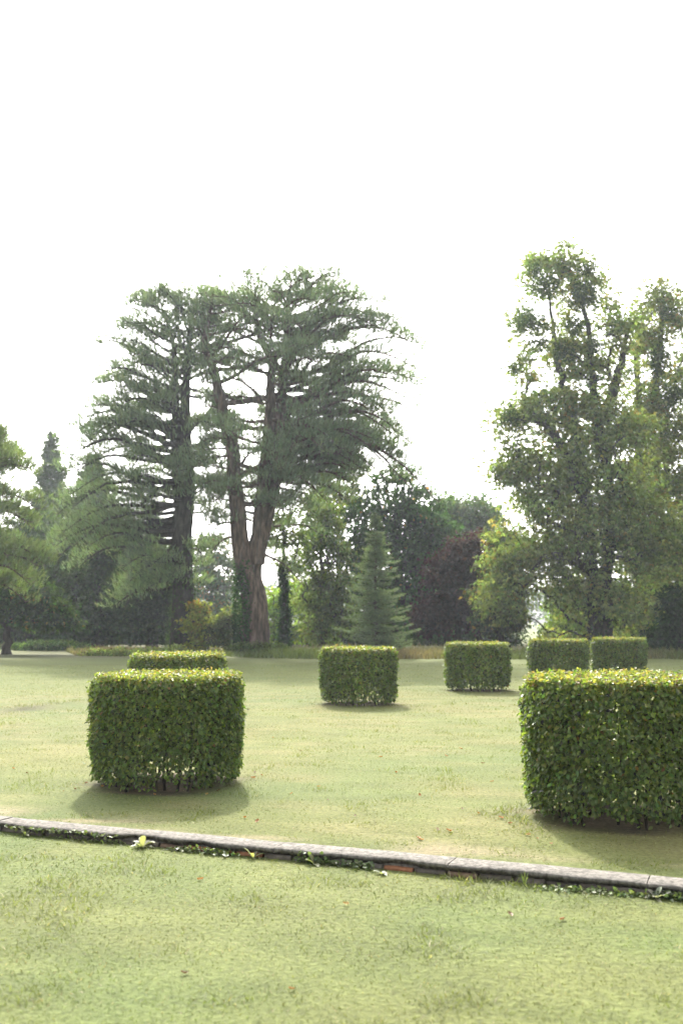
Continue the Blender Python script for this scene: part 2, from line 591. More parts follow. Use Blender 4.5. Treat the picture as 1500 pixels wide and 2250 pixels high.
# ------------------------------------------------------------------ the low edging wall
def make_wall():
    mid = K0 + KD * 3.5
    root = thing('edging_wall', 'low weathered stone coped wall crossing the lawn with broken brick face', 'low wall', (mid[0], mid[1], LOW))

    def P(u, v, z):
        return np.stack([K0[0] + u * KD[0] + v * KN[0], K0[1] + u * KD[1] + v * KN[1], z + 0 * u], -1)
    # core of mortar, recessed behind the brick faces
    u0, u1 = -3.2, 10.2
    nn = 120
    u = np.linspace(u0, u1, nn)
    rows = [(.055, LOW - .06), (.055, -.010), (KW - .02, -.010), (KW - .02, -.10)]
    Vs = np.concatenate([P(u, a + .006 * R.normal(size=nn), b + .003 * R.normal(size=nn)) for a, b in rows])
    F = []
    for r in range(3):
        for k in range(nn - 1):
            F.append((r * nn + k, r * nn + k + 1, (r + 1) * nn + k + 1, (r + 1) * nn + k))
    part('mortar_core', Vs, np.array(F), M_MORTAR, root)
    # coping stones, front arris eroded, a few broken notches
    u = u0
    q = 0
    while u < u1:
        L = R.uniform(1.15, 1.75)
        a, b = u + .003, min(u + L, u1) - .003
        m = max(6, int((b - a) / .022))
        us = np.linspace(a, b, m)
        er = .020 * (vnoise(us, us * 0, .21, 3) - .5) + .028 * (vnoise(us, us * 0, .05, 4) - .5)
        br = .05 * np.exp(-((us - 1.40) / .22) ** 2) + .035 * np.exp(-((us - 1.9) / .10) ** 2) + .04 * np.exp(-((us - 3.5) / .16) ** 2)
        th = .026 + .014 * (vnoise(us, us * 0, .12, 6) - .5) - .25 * br * (vnoise(us, us * 0, .06, 8) > .35)
        top = .034 + .006 * (vnoise(us, us * 0, .5, 7) - .5) + R.normal(0, .0015)
        f0 = -.004 + er + br * .8
        bk = KW + .012 * (vnoise(us, us * 0, .3, 9) - .5)
        sec = [(f0 + .022, top - th - .004), (f0 + .004, top - th), (f0, top - .008), (f0 + .004, top - .002), (f0 + .06, top), ((f0 + bk) / 2, top + .002 * R.normal(size=m)),
               (bk - .008, top - .001), (bk, top - .012), (bk, top - .065), (f0 + .05, top - .062)]
        V = np.concatenate([P(us, s[0], s[1] + 0 * us) for s in sec])
        ns = len(sec)
        F = [(r * m + k, r * m + k + 1, ((r + 1) % ns) * m + k + 1, ((r + 1) % ns) * m + k) for r in range(ns) for k in range(m - 1)]
        # end faces as strips
        for k in (0, m - 1):
            c = [r * m + k for r in range(ns)]
            for e in range(ns // 2 - 1):
                F.append((c[e], c[e + 1], c[ns - 2 - e], c[ns - 1 - e]))
        part('coping_stone', V, np.array(F), M_STONE, root, smooth=False)
        u += L; q += 1
    # bricks of the face, each its own
    UH = [uv_of(*onground(p_, q_, 0)[:2])[0] for p_, q_ in ((330, 1845), (530, 1870), (850, 1905), (970, 1925))]
    u = u0 + .03
    cols = [(.27, .125, .065), (.19, .13, .09), (.15, .13, .11), (.17, .15, .125), (.12, .105, .085)]
    while u < u1 - .25:
        L = R.uniform(.20, .235)
        hot = (UH[0] - .1 < u < UH[1]) or (UH[2] - .1 < u < UH[3] and R.random() < .5)
        c = np.array(cols[R.choice(5, p=[.58, .22, .06, .07, .07] if hot else [.0, .06, .32, .37, .25])]) * R.uniform(.8, 1.2)
        out = R.uniform(.004, .03)
        z0, z1 = LOW - .03, -.014 - R.uniform(0, .010)
        us = np.array([u + .006, u + L * .35, u + L * .7, u + L - .006])
        ns = [(out + .008, z0), (out, z0 + .035), (out + R.uniform(-.004, .006), z1 - .012), (out + .012, z1), (.054, z1), (.054, z0)]
        V = np.concatenate([P(us, a + R.normal(0, .003, 4), b + R.normal(0, .002, 4)) for a, b in ns])
        F = [(r * 4 + k, r * 4 + k + 1, ((r + 1) % 6) * 4 + k + 1, ((r + 1) % 6) * 4 + k) for r in range(6) for k in range(3)]
        for k in (0, 3):
            F += [(k, 4 + k, 16 + k, 20 + k), (4 + k, 8 + k, 12 + k, 16 + k)]
        part('brick', V, np.array(F), M_BRICK, root, cols=np.tile(c, (len(V), 1)))
        u += L + .008


make_wall()


# ------------------------------------------------------------------ drum hedges
def make_hedge(key, label, near):
    X, Y, r, h = HS[key]
    z0 = float(gz(X, Y))
    root = thing('drum_hedge', label, 'hedge', (X, Y, z0), 'clipped drum hedges on the lawn')
    dcam = math.hypot(X, Y)
    sc = 1.0 if near else min(1.75, (dcam / 11) ** .55)      # leaf sprays grow a little where single leaves vanish
    dens = (4250 if near else 4000 / sc ** 1.8)
    nl = int(TAU * r * h * dens)
    nt = int(math.pi * r * r * dens * .95)
    seed = R.integers(0, 999)
    # lateral leaves
    th = R.random(nl) * TAU
    zz = R.uniform(.02, 1.0, nl) ** .93 * h
    depth = R.gamma(1.5, .035, nl)
    prof = r * (1 - .045 * (1 - zz / h) ** 2 - .13 * np.clip(1 - zz / h / .16, 0, 1) ** 2 - .055 * sstep(.90, 1.0, zz / h) + .012 * np.sin(zz / h * math.pi))
    gap = vnoise(th * r, zz, .13, seed % 40) * .55 + vnoise(th * r, zz, .05, seed % 31) * .45
    lump = .045 * (vnoise(th * r, zz, .15, seed % 23) - .5)
    low = 1 - sstep(.06, .34, zz / h)
    lowfreq = vnoise(th * 2.0 * r, zz * .0, .33, seed % 17)
    keep = (gap + R.normal(0, .06, nl)) > (.235 + .07 * low + .16 * low * sstep(.55, .72, lowfreq) - .06 * (zz / h))
    keep &= ~((zz < .05 + .12 * lowfreq) & (R.random(nl) < .85))
    if key == 'front_left':      # leaves thinned out round a group of stems
        op = np.exp(-((th - 5.06) / .26) ** 2) * (1 - sstep(.10, .36, zz / h + .14 * (vnoise(th * 4, zz * 4, .25, 5) - .5)))
        keep &= R.random(nl) > op * .85
    rr = prof - depth + lump + R.normal(0, .012, nl)
    stray = R.random(nl) < .02
    rr = rr + stray * R.uniform(.0, .05, nl)
    out = np.stack([np.cos(th), np.sin(th), 0 * th], 1)
    P = np.stack([X + rr * np.cos(th), Y + rr * np.sin(th), z0 + zz], 1)
    N = unit(out * 1.0 + np.array([0, 0, .35]) + R.normal(0, .48, (nl, 3)))
    A = unit(np.array([[0, 0, -.55]]) + out * .45 + R.normal(0, .6, (nl, 3)))
    P, N, A, zl, dl = P[keep], N[keep], A[keep], zz[keep], depth[keep]
    # top leaves
    rt = r * .975 * np.sqrt(R.random(nt)); tt = R.random(nt) * TAU
    dz = R.gamma(1.4, .028, nt)
    bump = .030 * (vnoise(rt * np.cos(tt) + 50, rt * np.sin(tt) + 50, .15, seed % 29) - .5)
    Pt = np.stack([X + rt * np.cos(tt), Y + rt * np.sin(tt), z0 + h - dz + bump + R.normal(0, .012, nt) + (R.random(nt) < .05) * R.uniform(0, .045, nt)], 1)
    Nt = unit(np.array([[0, 0, 1.0]]) + R.normal(0, .55, (nt, 3)))
    At = unit(np.array([[0, 0, .35]]) + R.normal(0, 1, (nt, 3)) * [1, 1, .5])
    # colours
    n1, n2 = len(P), nt
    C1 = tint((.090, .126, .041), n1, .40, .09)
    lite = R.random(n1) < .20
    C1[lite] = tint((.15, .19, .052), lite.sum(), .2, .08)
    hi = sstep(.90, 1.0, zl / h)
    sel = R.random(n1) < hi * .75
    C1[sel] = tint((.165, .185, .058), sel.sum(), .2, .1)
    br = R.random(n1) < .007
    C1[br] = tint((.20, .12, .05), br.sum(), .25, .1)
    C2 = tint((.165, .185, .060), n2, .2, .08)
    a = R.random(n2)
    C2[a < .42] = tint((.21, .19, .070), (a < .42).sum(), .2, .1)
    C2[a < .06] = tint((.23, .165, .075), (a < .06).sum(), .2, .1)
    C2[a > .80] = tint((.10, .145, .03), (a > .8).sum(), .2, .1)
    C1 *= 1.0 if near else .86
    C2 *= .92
    P = np.vstack([P, Pt]); N = np.vstack([N, Nt]); A = np.vstack([A, At]); C = np.vstack([C1, C2])
    n = len(P)
    L = R.uniform(.031, .054, n) * sc
    L[n1:] *= .85
    W = L * R.uniform(.58, .72, n)
    if near:
        # the 300 leaves that show largest to the lawn in front are single leaves, the rest one mass
        ca = np.array([0, 0, CAMH]) - P
        dd = np.linalg.norm(ca, axis=1)
        face = np.abs(np.einsum('ij,ij->i', unit(ca), N))
        outer = np.concatenate([dl < .022, np.ones(nt, bool)]) & (P[:, 1] < Y - .1)
        score = L * W * face / dd ** 2 * outer
        idx = np.argsort(-score)[:300]
        mask = np.zeros(n, bool); mask[idx] = True
        protos = {}
        for q in idx:
            key_ = q % 12
            if key_ not in protos:
                Vp, Fp, k = leaf6(np.zeros((1, 3)), np.array([[1., 0, 0]]), np.array([[0, 0, 1.]]), 1.0, .64 + .01 * (key_ - 6), .12 + .01 * key_)
                cc = np.repeat(tint((.088, .128, .038) if key_ < 8 else (.15, .19, .052), 1, .2, .06), k, 0)
                protos[key_] = raw_mesh('leaf', Vp, Fp, M_HEDGE, cc)
            o = bpy.data.objects.new('leaf', protos[key_])
            COL.objects.link(o); o.parent = root
            a_ = A[q]; s_ = np.cross(N[q], a_); s_ = s_ / np.linalg.norm(s_); n_ = np.cross(a_, s_)
            M = Matrix(((a_[0], s_[0], n_[0], 0), (a_[1], s_[1], n_[1], 0), (a_[2], s_[2], n_[2], 0), (0, 0, 0, 1)))
            o.matrix_local = Matrix.Translation(Vector(P[q] - np.array(root.location))) @ M @ Matrix.Scale(float(L[q]), 4)
        P, A, N, L, W, C = P[~mask], A[~mask], N[~mask], L[~mask], W[~mask], C[~mask]
        V, F, k = leaf6(P, A, N, L, W)
    else:
        V, F, k = leaf2(P, A, N, L, W)
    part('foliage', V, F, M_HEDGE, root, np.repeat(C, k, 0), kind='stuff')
    # stems standing in two rings, and a web of twigs
    ns = 22 if near else 14
    for q in range(ns):
        t = q / ns * TAU + R.normal(0, .08)
        rs = r * R.uniform(.45, .80)
        b = np.array([X + rs * math.cos(t), Y + rs * math.sin(t), float(gz(X, Y)) - .03])
        zs = np.linspace(0, h * .93, 6)
        wob = np.cumsum(R.normal(0, .018, (6, 2)), 0); wob[0] = 0
        pts = np.stack([b[0] + wob[:, 0] + zs * .06 * math.cos(t), b[1] + wob[:, 1] + zs * .06 * math.sin(t), b[2] + zs], 1)
        r0 = R.uniform(.010, .019)
        V, F = tube(smooth_line(pts, 9), np.linspace(r0, r0 * .35, 9), 6)
        part('stem', V, F, M_BARK_DARK, root, smooth=True)
    bag = Bag()
    for q in range(260 if near else 70):
        t = R.random() * TAU; rs = r * R.uniform(.3, .8); z = R.uniform(.25, .95) * h
        a = np.array([X + rs * math.cos(t), Y + rs * math.sin(t), z0 + z])
        t2 = t + R.normal(0, .25)
        b = np.array([X + r * .94 * math.cos(t2), Y + r * .94 * math.sin(t2), z0 + min(h * .96, z + R.uniform(-.02, .2))])
        m = (a + b) / 2 + R.normal(0, .02, 3)
        bag.add(*tube(np.array([a, m, b]), [.005, .004, .002], 4))
    V, F, _ = bag.out()
    part('twigs', V, F, M_BARK_DARK, root, kind='stuff')


make_hedge('front_left', 'beech drum hedge just behind the broken brick of the wall, dark stems showing underneath', True)
make_hedge('front_right', 'largest leafy drum hedge, close behind the unbroken end of the wall', True)
make_hedge('behind_left', 'drum hedge mostly hidden behind the one by the broken brick, only its golden top shows', False)
make_hedge('mid', 'drum hedge standing alone in front of the small pale green cedar', False)
make_hedge('mid_right', 'drum hedge standing in front of the dark purple leaved tree', False)
make_hedge('far', 'distant drum hedge beside the gap with the far green field', False)
make_hedge('far_end', 'last and smallest drum hedge, below the tall ivy clad chestnut', False)


# ------------------------------------------------------------------ trees
def pxs(Y):
    return Y / FPX * 1.0


def wood_part(name, lines, root, mat, smooth=True, kind=None):
    bag = Bag()
    for pts, rad, sides in lines:
        bag.add(*tube(pts, rad, sides))
    V, F, _ = bag.out()
    return part(name, V, F, mat, root, smooth=smooth, kind=kind)


def ivy_part(root, line, rad, n, col=(.022, .045, .016), th=.12, az0=None, azw=math.pi, L=(.10, .18)):
    line = np.asarray(line); rad = np.asarray(rad)
    t = R.random(n) * (len(line) - 1)
    i = np.minimum(t.astype(int), len(line) - 2); f = (t - i)[:, None]
    c = line[i] * (1 - f) + line[i + 1] * f
    rr = rad[i] * (1 - f[:, 0]) + rad[i + 1] * f[:, 0]
    az = R.random(n) * TAU if az0 is None else R.normal(az0, azw, n)
    out = np.stack([np.cos(az), np.sin(az), 0 * az], 1)
    P = c + out * (rr + R.gamma(1.5, th * .5, n))[:, None]
    N = unit(out + R.normal(0, .5, (n, 3))); A = unit(np.array([[0, 0, -.8]]) + R.normal(0, .6, (n, 3)))
    Ls = R.uniform(L[0], L[1], n)
    V, F, k = leaf2(P, A, N, Ls, Ls * .9)
    part('ivy', V, F, M_LEAF, root, np.repeat(tint(col, n, .3), k, 0), kind='stuff')


def broadleaf(name, label, Y, base_px, base_y_off, top, ells, col, ncl, nleaf, cr=.75, L=.19, trunk_r=.28, autumn=(0, (.3, .2, .05)),
              palm=False, flat=.62, droop=.5, cat='tree', group=None, stems=None, bark=None, ivy=0, var=.28, shell=.42, noise_gap=0., mat=None, lowz=.25, twig_r=.022, thin=None):
    mat = mat or M_LEAF
    bark = bark or M_BARK
    bx = at(base_px, 1400, Y)[0]
    base = np.array([bx, Y, float(gz(bx, Y))])
    root = thing(name, label, cat, base, group)
    # clumps
    E = []
    for e in ells:
        px, py, rx, ry = e[:4]
        dy = e[4] if len(e) > 4 else 0
        c = at(px, py, Y + dy); s = (Y + dy) / FPX
        E.append((c, np.array([rx * s, (e[5] if len(e) > 5 else min(1.15 * (rx + ry) / 2 * s, 5.5)), ry * s])))
    w = np.array([(a[1][0] * a[1][1] * a[1][2]) ** (2 / 3) for a in E]); w /= w.sum()
    ch = R.choice(len(E), ncl, p=w)
    d = rand_dirs(ncl); rad = R.random(ncl) ** shell
    cen = np.array([E[k][0] for k in ch]) + d * rad[:, None] * np.array([E[k][1] for k in ch])
    cen = cen[cen[:, 2] > lowz + base[2]]
    if thin:                      # the top of the crown is thinly leaved
        zt_ = at(750, thin[0], Y)[2]
        cen = cen[(cen[:, 2] < zt_) | (R.random(len(cen)) > thin[1])]
    # skeleton
    lines_tr = []
    stems = stems or [[(base_px, None), (base_px, (base_y_off + top[1]) / 2), top]]
    nodes = []          # (pos, parent, weight)
    par = []
    for sidx, st_ in enumerate(stems):
        pts = []
        for q in st_:
            if q[1] is None:
                pts.append(np.array([at(q[0], 1400, Y)[0], Y, base[2] - .1]))
            else:
                pts.append(at(q[0], q[1], Y + (q[2] if len(q) > 2 else 0)))
        pl = smooth_line(pts, 5 + 4 * len(pts))
        pl[2:, :2] += R.normal(0, .06, (len(pl) - 2, 2))
        rr = trunk_r * (.9 ** sidx) * np.linspace(1, .0, len(pl)) ** .75 + .05
        if st_[0][1] is None:
            rr[:2] *= [1.45, 1.12]
        lines_tr.append((pl, rr, 10))
        for q in pl[3:]:
            nodes.append(q); par.append(-1)
    # limbs to clumps
    lines = []
    tc = np.mean([c for c in nodes], 0)
    order = np.argsort(np.linalg.norm((cen - np.array(base + [0, 0, 2])) * [1, 1, .6], axis=1))
    N_ = [np.array(q) for q in nodes]
    NP = np.array(N_)
    seglist = []
    for q in order:
        c = cen[q]
        dv = c - NP
        dist = np.linalg.norm(dv, axis=1)
        pen = dist * (1 + .9 * np.clip(-(dv[:, 2]) / np.maximum(dist, .01), 0, 1))
        k = int(np.argmin(pen))
        a = NP[k]
        ln = dist[k]
        m1 = a + (c - a) * .35 + np.array([0, 0, .10 * ln]) + R.normal(0, .05 * ln, 3)
        m2 = a + (c - a) * .7 + np.array([0, 0, .08 * ln]) + R.normal(0, .05 * ln, 3)
        seglist.append((a, m1, m2, c, k, len(NP)))
        NP = np.vstack([NP, m1, m2, c])
        par += [k, len(NP) - 3, len(NP) - 2]
    cnt = np.zeros(len(NP))
    for a, m1, m2, c, k, i0 in seglist:
        cnt[i0 + 2] += 1
    for v_ in range(len(NP) - 1, len(nodes) - 1, -1):
        cnt[par[v_]] += cnt[v_] if par[v_] >= 0 else 0
    for a, m1, m2, c, k, i0 in seglist:
        rw = twig_r * np.sqrt(np.maximum(cnt[[i0, i0, i0 + 1, i0 + 2]], 1))
        rw = np.minimum(rw, trunk_r * .45)
        lines.append((smooth_line([a, m1, m2, c], 6), np.interp(np.linspace(0, 3, 6), [0, 1, 2, 3], rw), 5))
    wood_part('trunk', lines_tr, root, bark)
    wood_part('branches', lines, root, M_BARK_DARK if bark is M_BARK_DARK else bark, kind='stuff')
    # leaves
    nl = len(cen)
    cs = cr * R.uniform(.55, 1.35, nl)
    k = np.repeat(np.arange(nl), nleaf)
    n = len(k)
    off = rand_dirs(n) * (R.random(n) ** .45)[:, None] * cs[k][:, None] * np.array([1.15, 1.15, flat])
    P = cen[k] + off
    if noise_gap:
        g = vnoise(P[:, 0] + P[:, 1] * .5, P[:, 2], .8, 3)
        keep = g > noise_gap * R.uniform(.6, 1.4, n)
        P, k, off = P[keep], k[keep], off[keep]; n = len(P)
    ccol = 1 + R.normal(0, .16, (nl, 1)); chue = 1 + R.normal(0, .05, (nl, 3))
    C = tint(col, n, var, .07) * ccol[k] * chue[k]
    if autumn[0] > 0:
        ca = R.random(nl) < autumn[0] * 2
        s = (R.random(n) < autumn[0] * .6) | (ca[k] & (R.random(n) < .35))
        C[s] = tint(autumn[1], s.sum(), .25, .1)
    A = unit(off * .8 / np.maximum(cs[k][:, None], .1) + np.array([0, 0, -droop]) + R.normal(0, .5, (n, 3)))
    N = unit(np.array([0, 0, 1.0]) + off * .5 + R.normal(0, .6, (n, 3)))
    Ls = L * R.uniform(.65, 1.3, n)
    if palm:
        # five drooping leaflets a leaf
        S = unit(np.cross(N, A)); N2 = np.cross(A, S)
        bag = Bag()
        for a_ in (-.65, .65):
            D = A * math.cos(a_) + S * math.sin(a_) - np.array([0, 0, .45])
            V, F, kk = leaf2(P, D, N2 + R.normal(0, .15, (n, 3)), Ls * (1 - .2 * abs(a_)), Ls * .42)
            bag.add(V, F, np.repeat(C, kk, 0))
        V, F, CC = bag.out()
    else:
        V, F, kk = leaf2(P, A, N, Ls, Ls * R.uniform(.55, .8, n))
        CC = np.repeat(C, kk, 0)
    part('crown', V, F, mat, root, CC, kind='stuff')
    if ivy:
        for pl, rr, _ in lines_tr[:2]:
            ivy_part(root, pl[:max(4, int(len(pl) * .7))], rr[:max(4, int(len(pl) * .7))], ivy)
    return root


def pine(name, label, Y, base_px, stems, env, limbs, col, shoots=1.0, Lneedle=.25, trunk=None, seed=0, ivy=None, slope=None, lowest=None, bark=None, sidelen=1.0, wneedle=.037, updir=1.15, group=None, ry=.68):
    """stems: list of [(px,py,dy)...] with base/top radius; env: (py, left px reach, right px reach) measured in picture columns;
    limbs: list of (stem index, py range, count, side bias)"""
    bark = bark or M_BARK_PINE
    bx = at(base_px, 1400, Y)[0]
    base = np.array([bx, Y, float(gz(bx, Y))])
    root = thing(name, label, 'tree', base, group)
    SL = []
    for k, (pts_px, r0, r1, hi) in enumerate(stems):
        pts = []
        for q in pts_px:
            if q[1] is None:
                pts.append(np.array([at(q[0], 1400, Y)[0], Y + (q[2] if len(q) > 2 else 0), base[2] - .15]))
            else:
                pts.append(at(q[0], q[1], Y + (q[2] if len(q) > 2 else 0)))
        m = 70 if hi else 26
        pl = smooth_line(pts, m)
        rr = np.linspace(0, 1, m); rr = r0 * (1 - rr) ** 1.0 + r1
        if pts_px[0][1] is None:
            zz_ = pl[:, 2] - pl[0, 2]
            rr = rr * (1 + .32 * np.exp(-zz_ / .45))
        wig = np.cumsum(R.normal(0, .012, (m, 2)), 0); pl[:, :2] += wig - np.linspace(0, 1, m)[:, None] * wig[-1] * .3
        SL.append((pl, rr))
        V, F = tube(pl, rr, 30 if hi else 14, ridge=.22 if hi else .12, seed=seed + k * 7)
        part('trunk' if k == 0 else 'stem', V, F, bark, root, smooth=not hi)
    ev = np.array(env, float)
    zs = np.array([at(750, p, Y)[2] for p in ev[:, 0]])
    o = np.argsort(zs); zs = zs[o]
    xl = np.array([at(p, 1000, Y)[0] for p in ev[:, 1]])[o]; xr = np.array([at(p, 1000, Y)[0] for p in ev[:, 2]])[o]
    zt, zb = zs[-1], zs[0]
    lines = []; SP = []; SA = []; SB = []
    for (si, py0, py1, cntl, bias) in limbs:
        pl, rr = SL[si]
        za, zb_ = at(750, py0, Y)[2], at(750, py1, Y)[2]
        for q in range(cntl):
            z0 = za + (zb_ - za) * ((q + R.random()) / cntl)
            k = int(np.argmin(np.abs(pl[:, 2] - z0)))
            s0 = pl[k]
            phi = (q * 2.399 + R.normal(0, .3))
            if bias and R.random() < abs(bias):
                phi = (0 if bias > 0 else math.pi) + R.normal(0, .65)
            cx, sy = math.cos(phi), math.sin(phi)
            rel = (z0 - zb) / (zt - zb)
            sl = (np.interp(rel, [0, .35, .6, .85, 1], [-.30, -.18, .04, .32, .6]) if slope is None else np.interp(rel, *slope)) + R.normal(0, .20)
            ze = z0
            for _ in range(3):
                zc = min(max(ze, zs[0]), zs[-1])
                rx = (np.interp(zc, zs, xr) - s0[0]) if cx > 0 else (s0[0] - np.interp(zc, zs, xl))
                rx = max(rx, .5)
                ryy = max(.6, ry * .5 * (np.interp(zc, zs, xr) - np.interp(zc, zs, xl)))
                r = 1 / math.sqrt((cx / rx) ** 2 + (sy / ryy) ** 2)
                ze = z0 + sl * r
                if ze > zs[-1]:
                    ze = zs[-1]
            r *= R.uniform(.84, 1.06)
            ze = z0 + min(sl * r, zs[-1] - .75 - z0)
            d = np.array([cx, sy, 0])
            t = np.linspace(0, 1, 11)
            bow = R.normal(.0, .07) * r
            perp = np.array([-sy, cx, 0])
            sag = r * (.10 * np.sin(t * math.pi) - .05 * np.sin(t * TAU))
            pts = s0[None] + d[None] * (r * t)[:, None] + perp[None] * (bow * np.sin(t * math.pi))[:, None]
            pts[:, 2] = z0 + (ze - z0) * t + sag + np.concatenate([[0], np.cumsum(R.normal(0, .02 * r / 3, 10))])
            pts[1:, :2] += np.cumsum(R.normal(0, .018 * r / 3, (10, 2)), 0)
            if lowest is not None:
                pts[:, 2] = np.maximum(pts[:, 2], lowest)
            r0 = min(rr[k] * .55, .035 + .017 * r)
            lines.append((pts, r0 * (1 - t) ** .8 + .014, 5))
            # side branches
            ns = max(6, int(5 + r * 2.6))
            for w_ in range(ns):
                tt = .20 + .80 * (w_ + R.random()) / ns
                i = min(int(tt * 10), 9); f = tt * 10 - i
                b = pts[i] * (1 - f) + pts[i + 1] * f
                ang = (1 if w_ % 2 else -1) * R.uniform(.45, 1.15)
                dd = np.array([cx * math.cos(ang) - sy * math.sin(ang), cx * math.sin(ang) + sy * math.cos(ang), 0])
                ln = min((.16 * r * (1.25 - tt) + .45) * R.uniform(.6, 1.3), 2.0) * sidelen
                e = b + dd * ln + np.array([0, 0, ln * R.uniform(-.12, .48)])
                mdl = (b + e) / 2 + R.normal(0, .06 * ln, 3)
                lines.append((np.array([b, mdl, e]), [.024, .017, .010], 3))
                m = int((6.2 + 9.6 * ln) * shoots)
                s = R.uniform(.25, 1.08, m)[:, None]
                pp = b + (e - b) * s + R.normal(0, .19, (m, 3)) * [1, 1, .7]
                pp[:, 2] += .08
                SP.append(pp)
                SA.append(np.array([0, 0, updir]) + dd * .35 + d * .25 + R.normal(0, .35, (m, 3)))
                SB.append(np.full(m, 1 + R.normal(0, .12)))
    wood_part('branches', lines, root, bark, kind='stuff')
    P = np.vstack(SP); A = np.vstack(SA); Bc = np.concatenate(SB)
    n = len(P)
    V, F, k = blades(P, A, Lneedle, wneedle, (.1, .65), 5)
    C = tint(col, n, .22, .06) * Bc[:, None]
    part('crown', V, F, M_NEEDLE, root, np.repeat(C, k, 0), kind='stuff')
    return root, SL


def conifer(name, label, Y, px, py_top, half_px, col, whorls, per, L=.12, py_low=1415, slope=-.10, upt=.12, group=None, w=.016, dens=1.0, power=.9, k=7, droop=0., jit=.6):
    base = np.array([at(px, 1400, Y)[0], Y, 0.0]); base[2] = float(gz(base[0], base[1]))
    root = thing(name, label, 'tree', base, group)
    top = at(px, py_top, Y); zt = top[2]
    zl = at(px, py_low, Y)[2]
    rmax = half_px * Y / FPX
    zz = np.linspace(base[2] - .1, zt, 14)
    tl = np.stack([base[0] + .03 * np.sin(zz * 1.3), base[1] + 0 * zz, zz], 1)
    tr = np.linspace(.02 + .012 * (zt - base[2]), .008, 14)
    wood_part('trunk', [(tl, tr, 8)], root, M_BARK)
    lines = []; SP = []; SA = []; SB = []
    for q in range(whorls):
        f = (q + R.random() * .8) / whorls
        z0 = zl + (zt - zl) * f
        r = rmax * (1 - f) ** power * R.uniform(.8, 1.12) + .06
        for b in range(per):
            phi = b / per * TAU + q * 1.3 + R.normal(0, .25)
            rl = r * R.uniform(.5, 1.18)
            d = np.array([math.cos(phi), math.sin(phi), 0])
            t = np.linspace(0, 1, 6)
            zj = z0 + R.normal(0, jit) * (zt - zl) / whorls * (.35 + .65 * (1 - f))
            zj = zt - .05 - abs(zt - .05 - zj)
            pts = np.array([base[0], base[1], zj])[None] + d[None] * (rl * t)[:, None]
            pts[:, 2] += slope * rl * t + upt * rl * t ** 3 - droop * rl * t ** 2 + R.normal(0, .01, 6)
            pts[:, 2] = np.maximum(pts[:, 2], .12)
            lines.append((pts, .004 + .012 * rl * (1 - t), 4))
            m = int((6 + 26 * rl) * dens)
            tt = R.uniform(.12, 1.0, m)
            side = R.normal(0, 1, m) * .24 * rl * (1.08 - tt)
            perp = np.array([-d[1], d[0], 0])
            pp = np.stack([np.interp(tt, t, pts[:, a]) for a in range(3)], 1) + perp[None] * side[:, None]
            pp[:, 2] += R.normal(0, .025, m) - np.abs(side) * .08
            SP.append(pp)
            SA.append(d[None] * .9 + perp[None] * np.sign(side)[:, None] * .55 + np.array([0, 0, .12 - droop]) + R.normal(0, .25, (m, 3)))
            SB.append(np.full(m, 1 + R.normal(0, .1)))
    wood_part('branches', lines, root, M_BARK, kind='stuff')
    P = np.vstack(SP); A = np.vstack(SA); Bc = np.concatenate(SB)
    V, F, kk = blades(P, A, L, w, (.15, .9), k)
    C = tint(col, len(P), .2, .06) * Bc[:, None]
    part('crown', V, F, M_NEEDLE, root, np.repeat(C, kk, 0), kind='stuff')
    return root


# --- the two great pines -----------------------------------------------------------
PINE_COL = (.150, .196, .118)
# trunk standing left, its bark darkened to carry the shade it stands in
rA, SA_ = pine('pine_tree', 'great dark pine on a single straight trunk, its lowest branches sweeping to the ground', 57, 404,
     [([(404, None), (405, 1330), (402, 1200, .2), (412, 1060, .2), (410, 900, .2), (418, 760), (430, 660)], .68, .06, True),
      ([(402, 1180, .2), (388, 1040, .4), (384, 880, .6), (380, 760, .6), (350, 660, .4)], .34, .05, False)],
     [(630, 315, 478), (660, 270, 500), (735, 218, 520), (800, 176, 520), (880, 185, 510), (950, 135, 520), (1020, 130, 520), (1100, 118, 500), (1200, 110, 480), (1290, 125, 455), (1370, 150, 430)],
     [(0, 1290, 1080, 32, -.5), (0, 1080, 820, 36, -.35), (0, 820, 645, 32, 0), (1, 1120, 900, 26, -.6), (1, 900, 650, 34, -.3)],
     PINE_COL, shoots=1.15, seed=3, lowest=.7, bark=M_BARK_DARK, group='great pines at the edge of the lawn')
rB, SB_ = pine('pine_tree', 'great pine on a massive pale furrowed trunk dividing into three tall stems', 55, 556,
     [([(556, None), (560, 1390), (562, 1330), (554, 1260), (572, 1190), (594, 1110), (612, 1020), (620, 900), (632, 780), (636, 680), (640, 630)], .76, .05, True),
      ([(548, 1290, -.1), (532, 1210, -.3), (524, 1110, -.5), (510, 985, -.5), (488, 900, -.4), (470, 820, -.3), (452, 760, -.2), (462, 690, .1), (470, 640, .1)], .50, .05, True),
      ([(566, 1240, -.2), (574, 1120, -.4), (590, 960, -.6), (598, 840, -.6), (597, 790, -.6), (572, 740, -.5), (560, 680, -.4), (540, 630, -.4)], .36, .05, True)],
     [(602, 560, 700), (620, 490, 770), (660, 455, 835), (735, 450, 895), (805, 452, 965), (880, 450, 980), (960, 448, 980), (1010, 430, 900), (1060, 440, 800), (1130, 450, 720)],
     [(0, 1090, 940, 14, .3), (0, 1070, 900, 26, .85), (0, 940, 760, 34, .6), (0, 760, 630, 34, .2), (1, 1190, 1010, 12, 0), (2, 1160, 1000, 8, 0), (1, 1120, 900, 18, -.35), (1, 900, 645, 26, -.2), (2, 1000, 640, 26, 0)],
     PINE_COL, shoots=1.0, seed=9, lowest=.7, group='great pines at the edge of the lawn')
ivy_part(rA, SA_[0][0][:24], SA_[0][1][:24], 1500, (.034, .056, .022), .12)
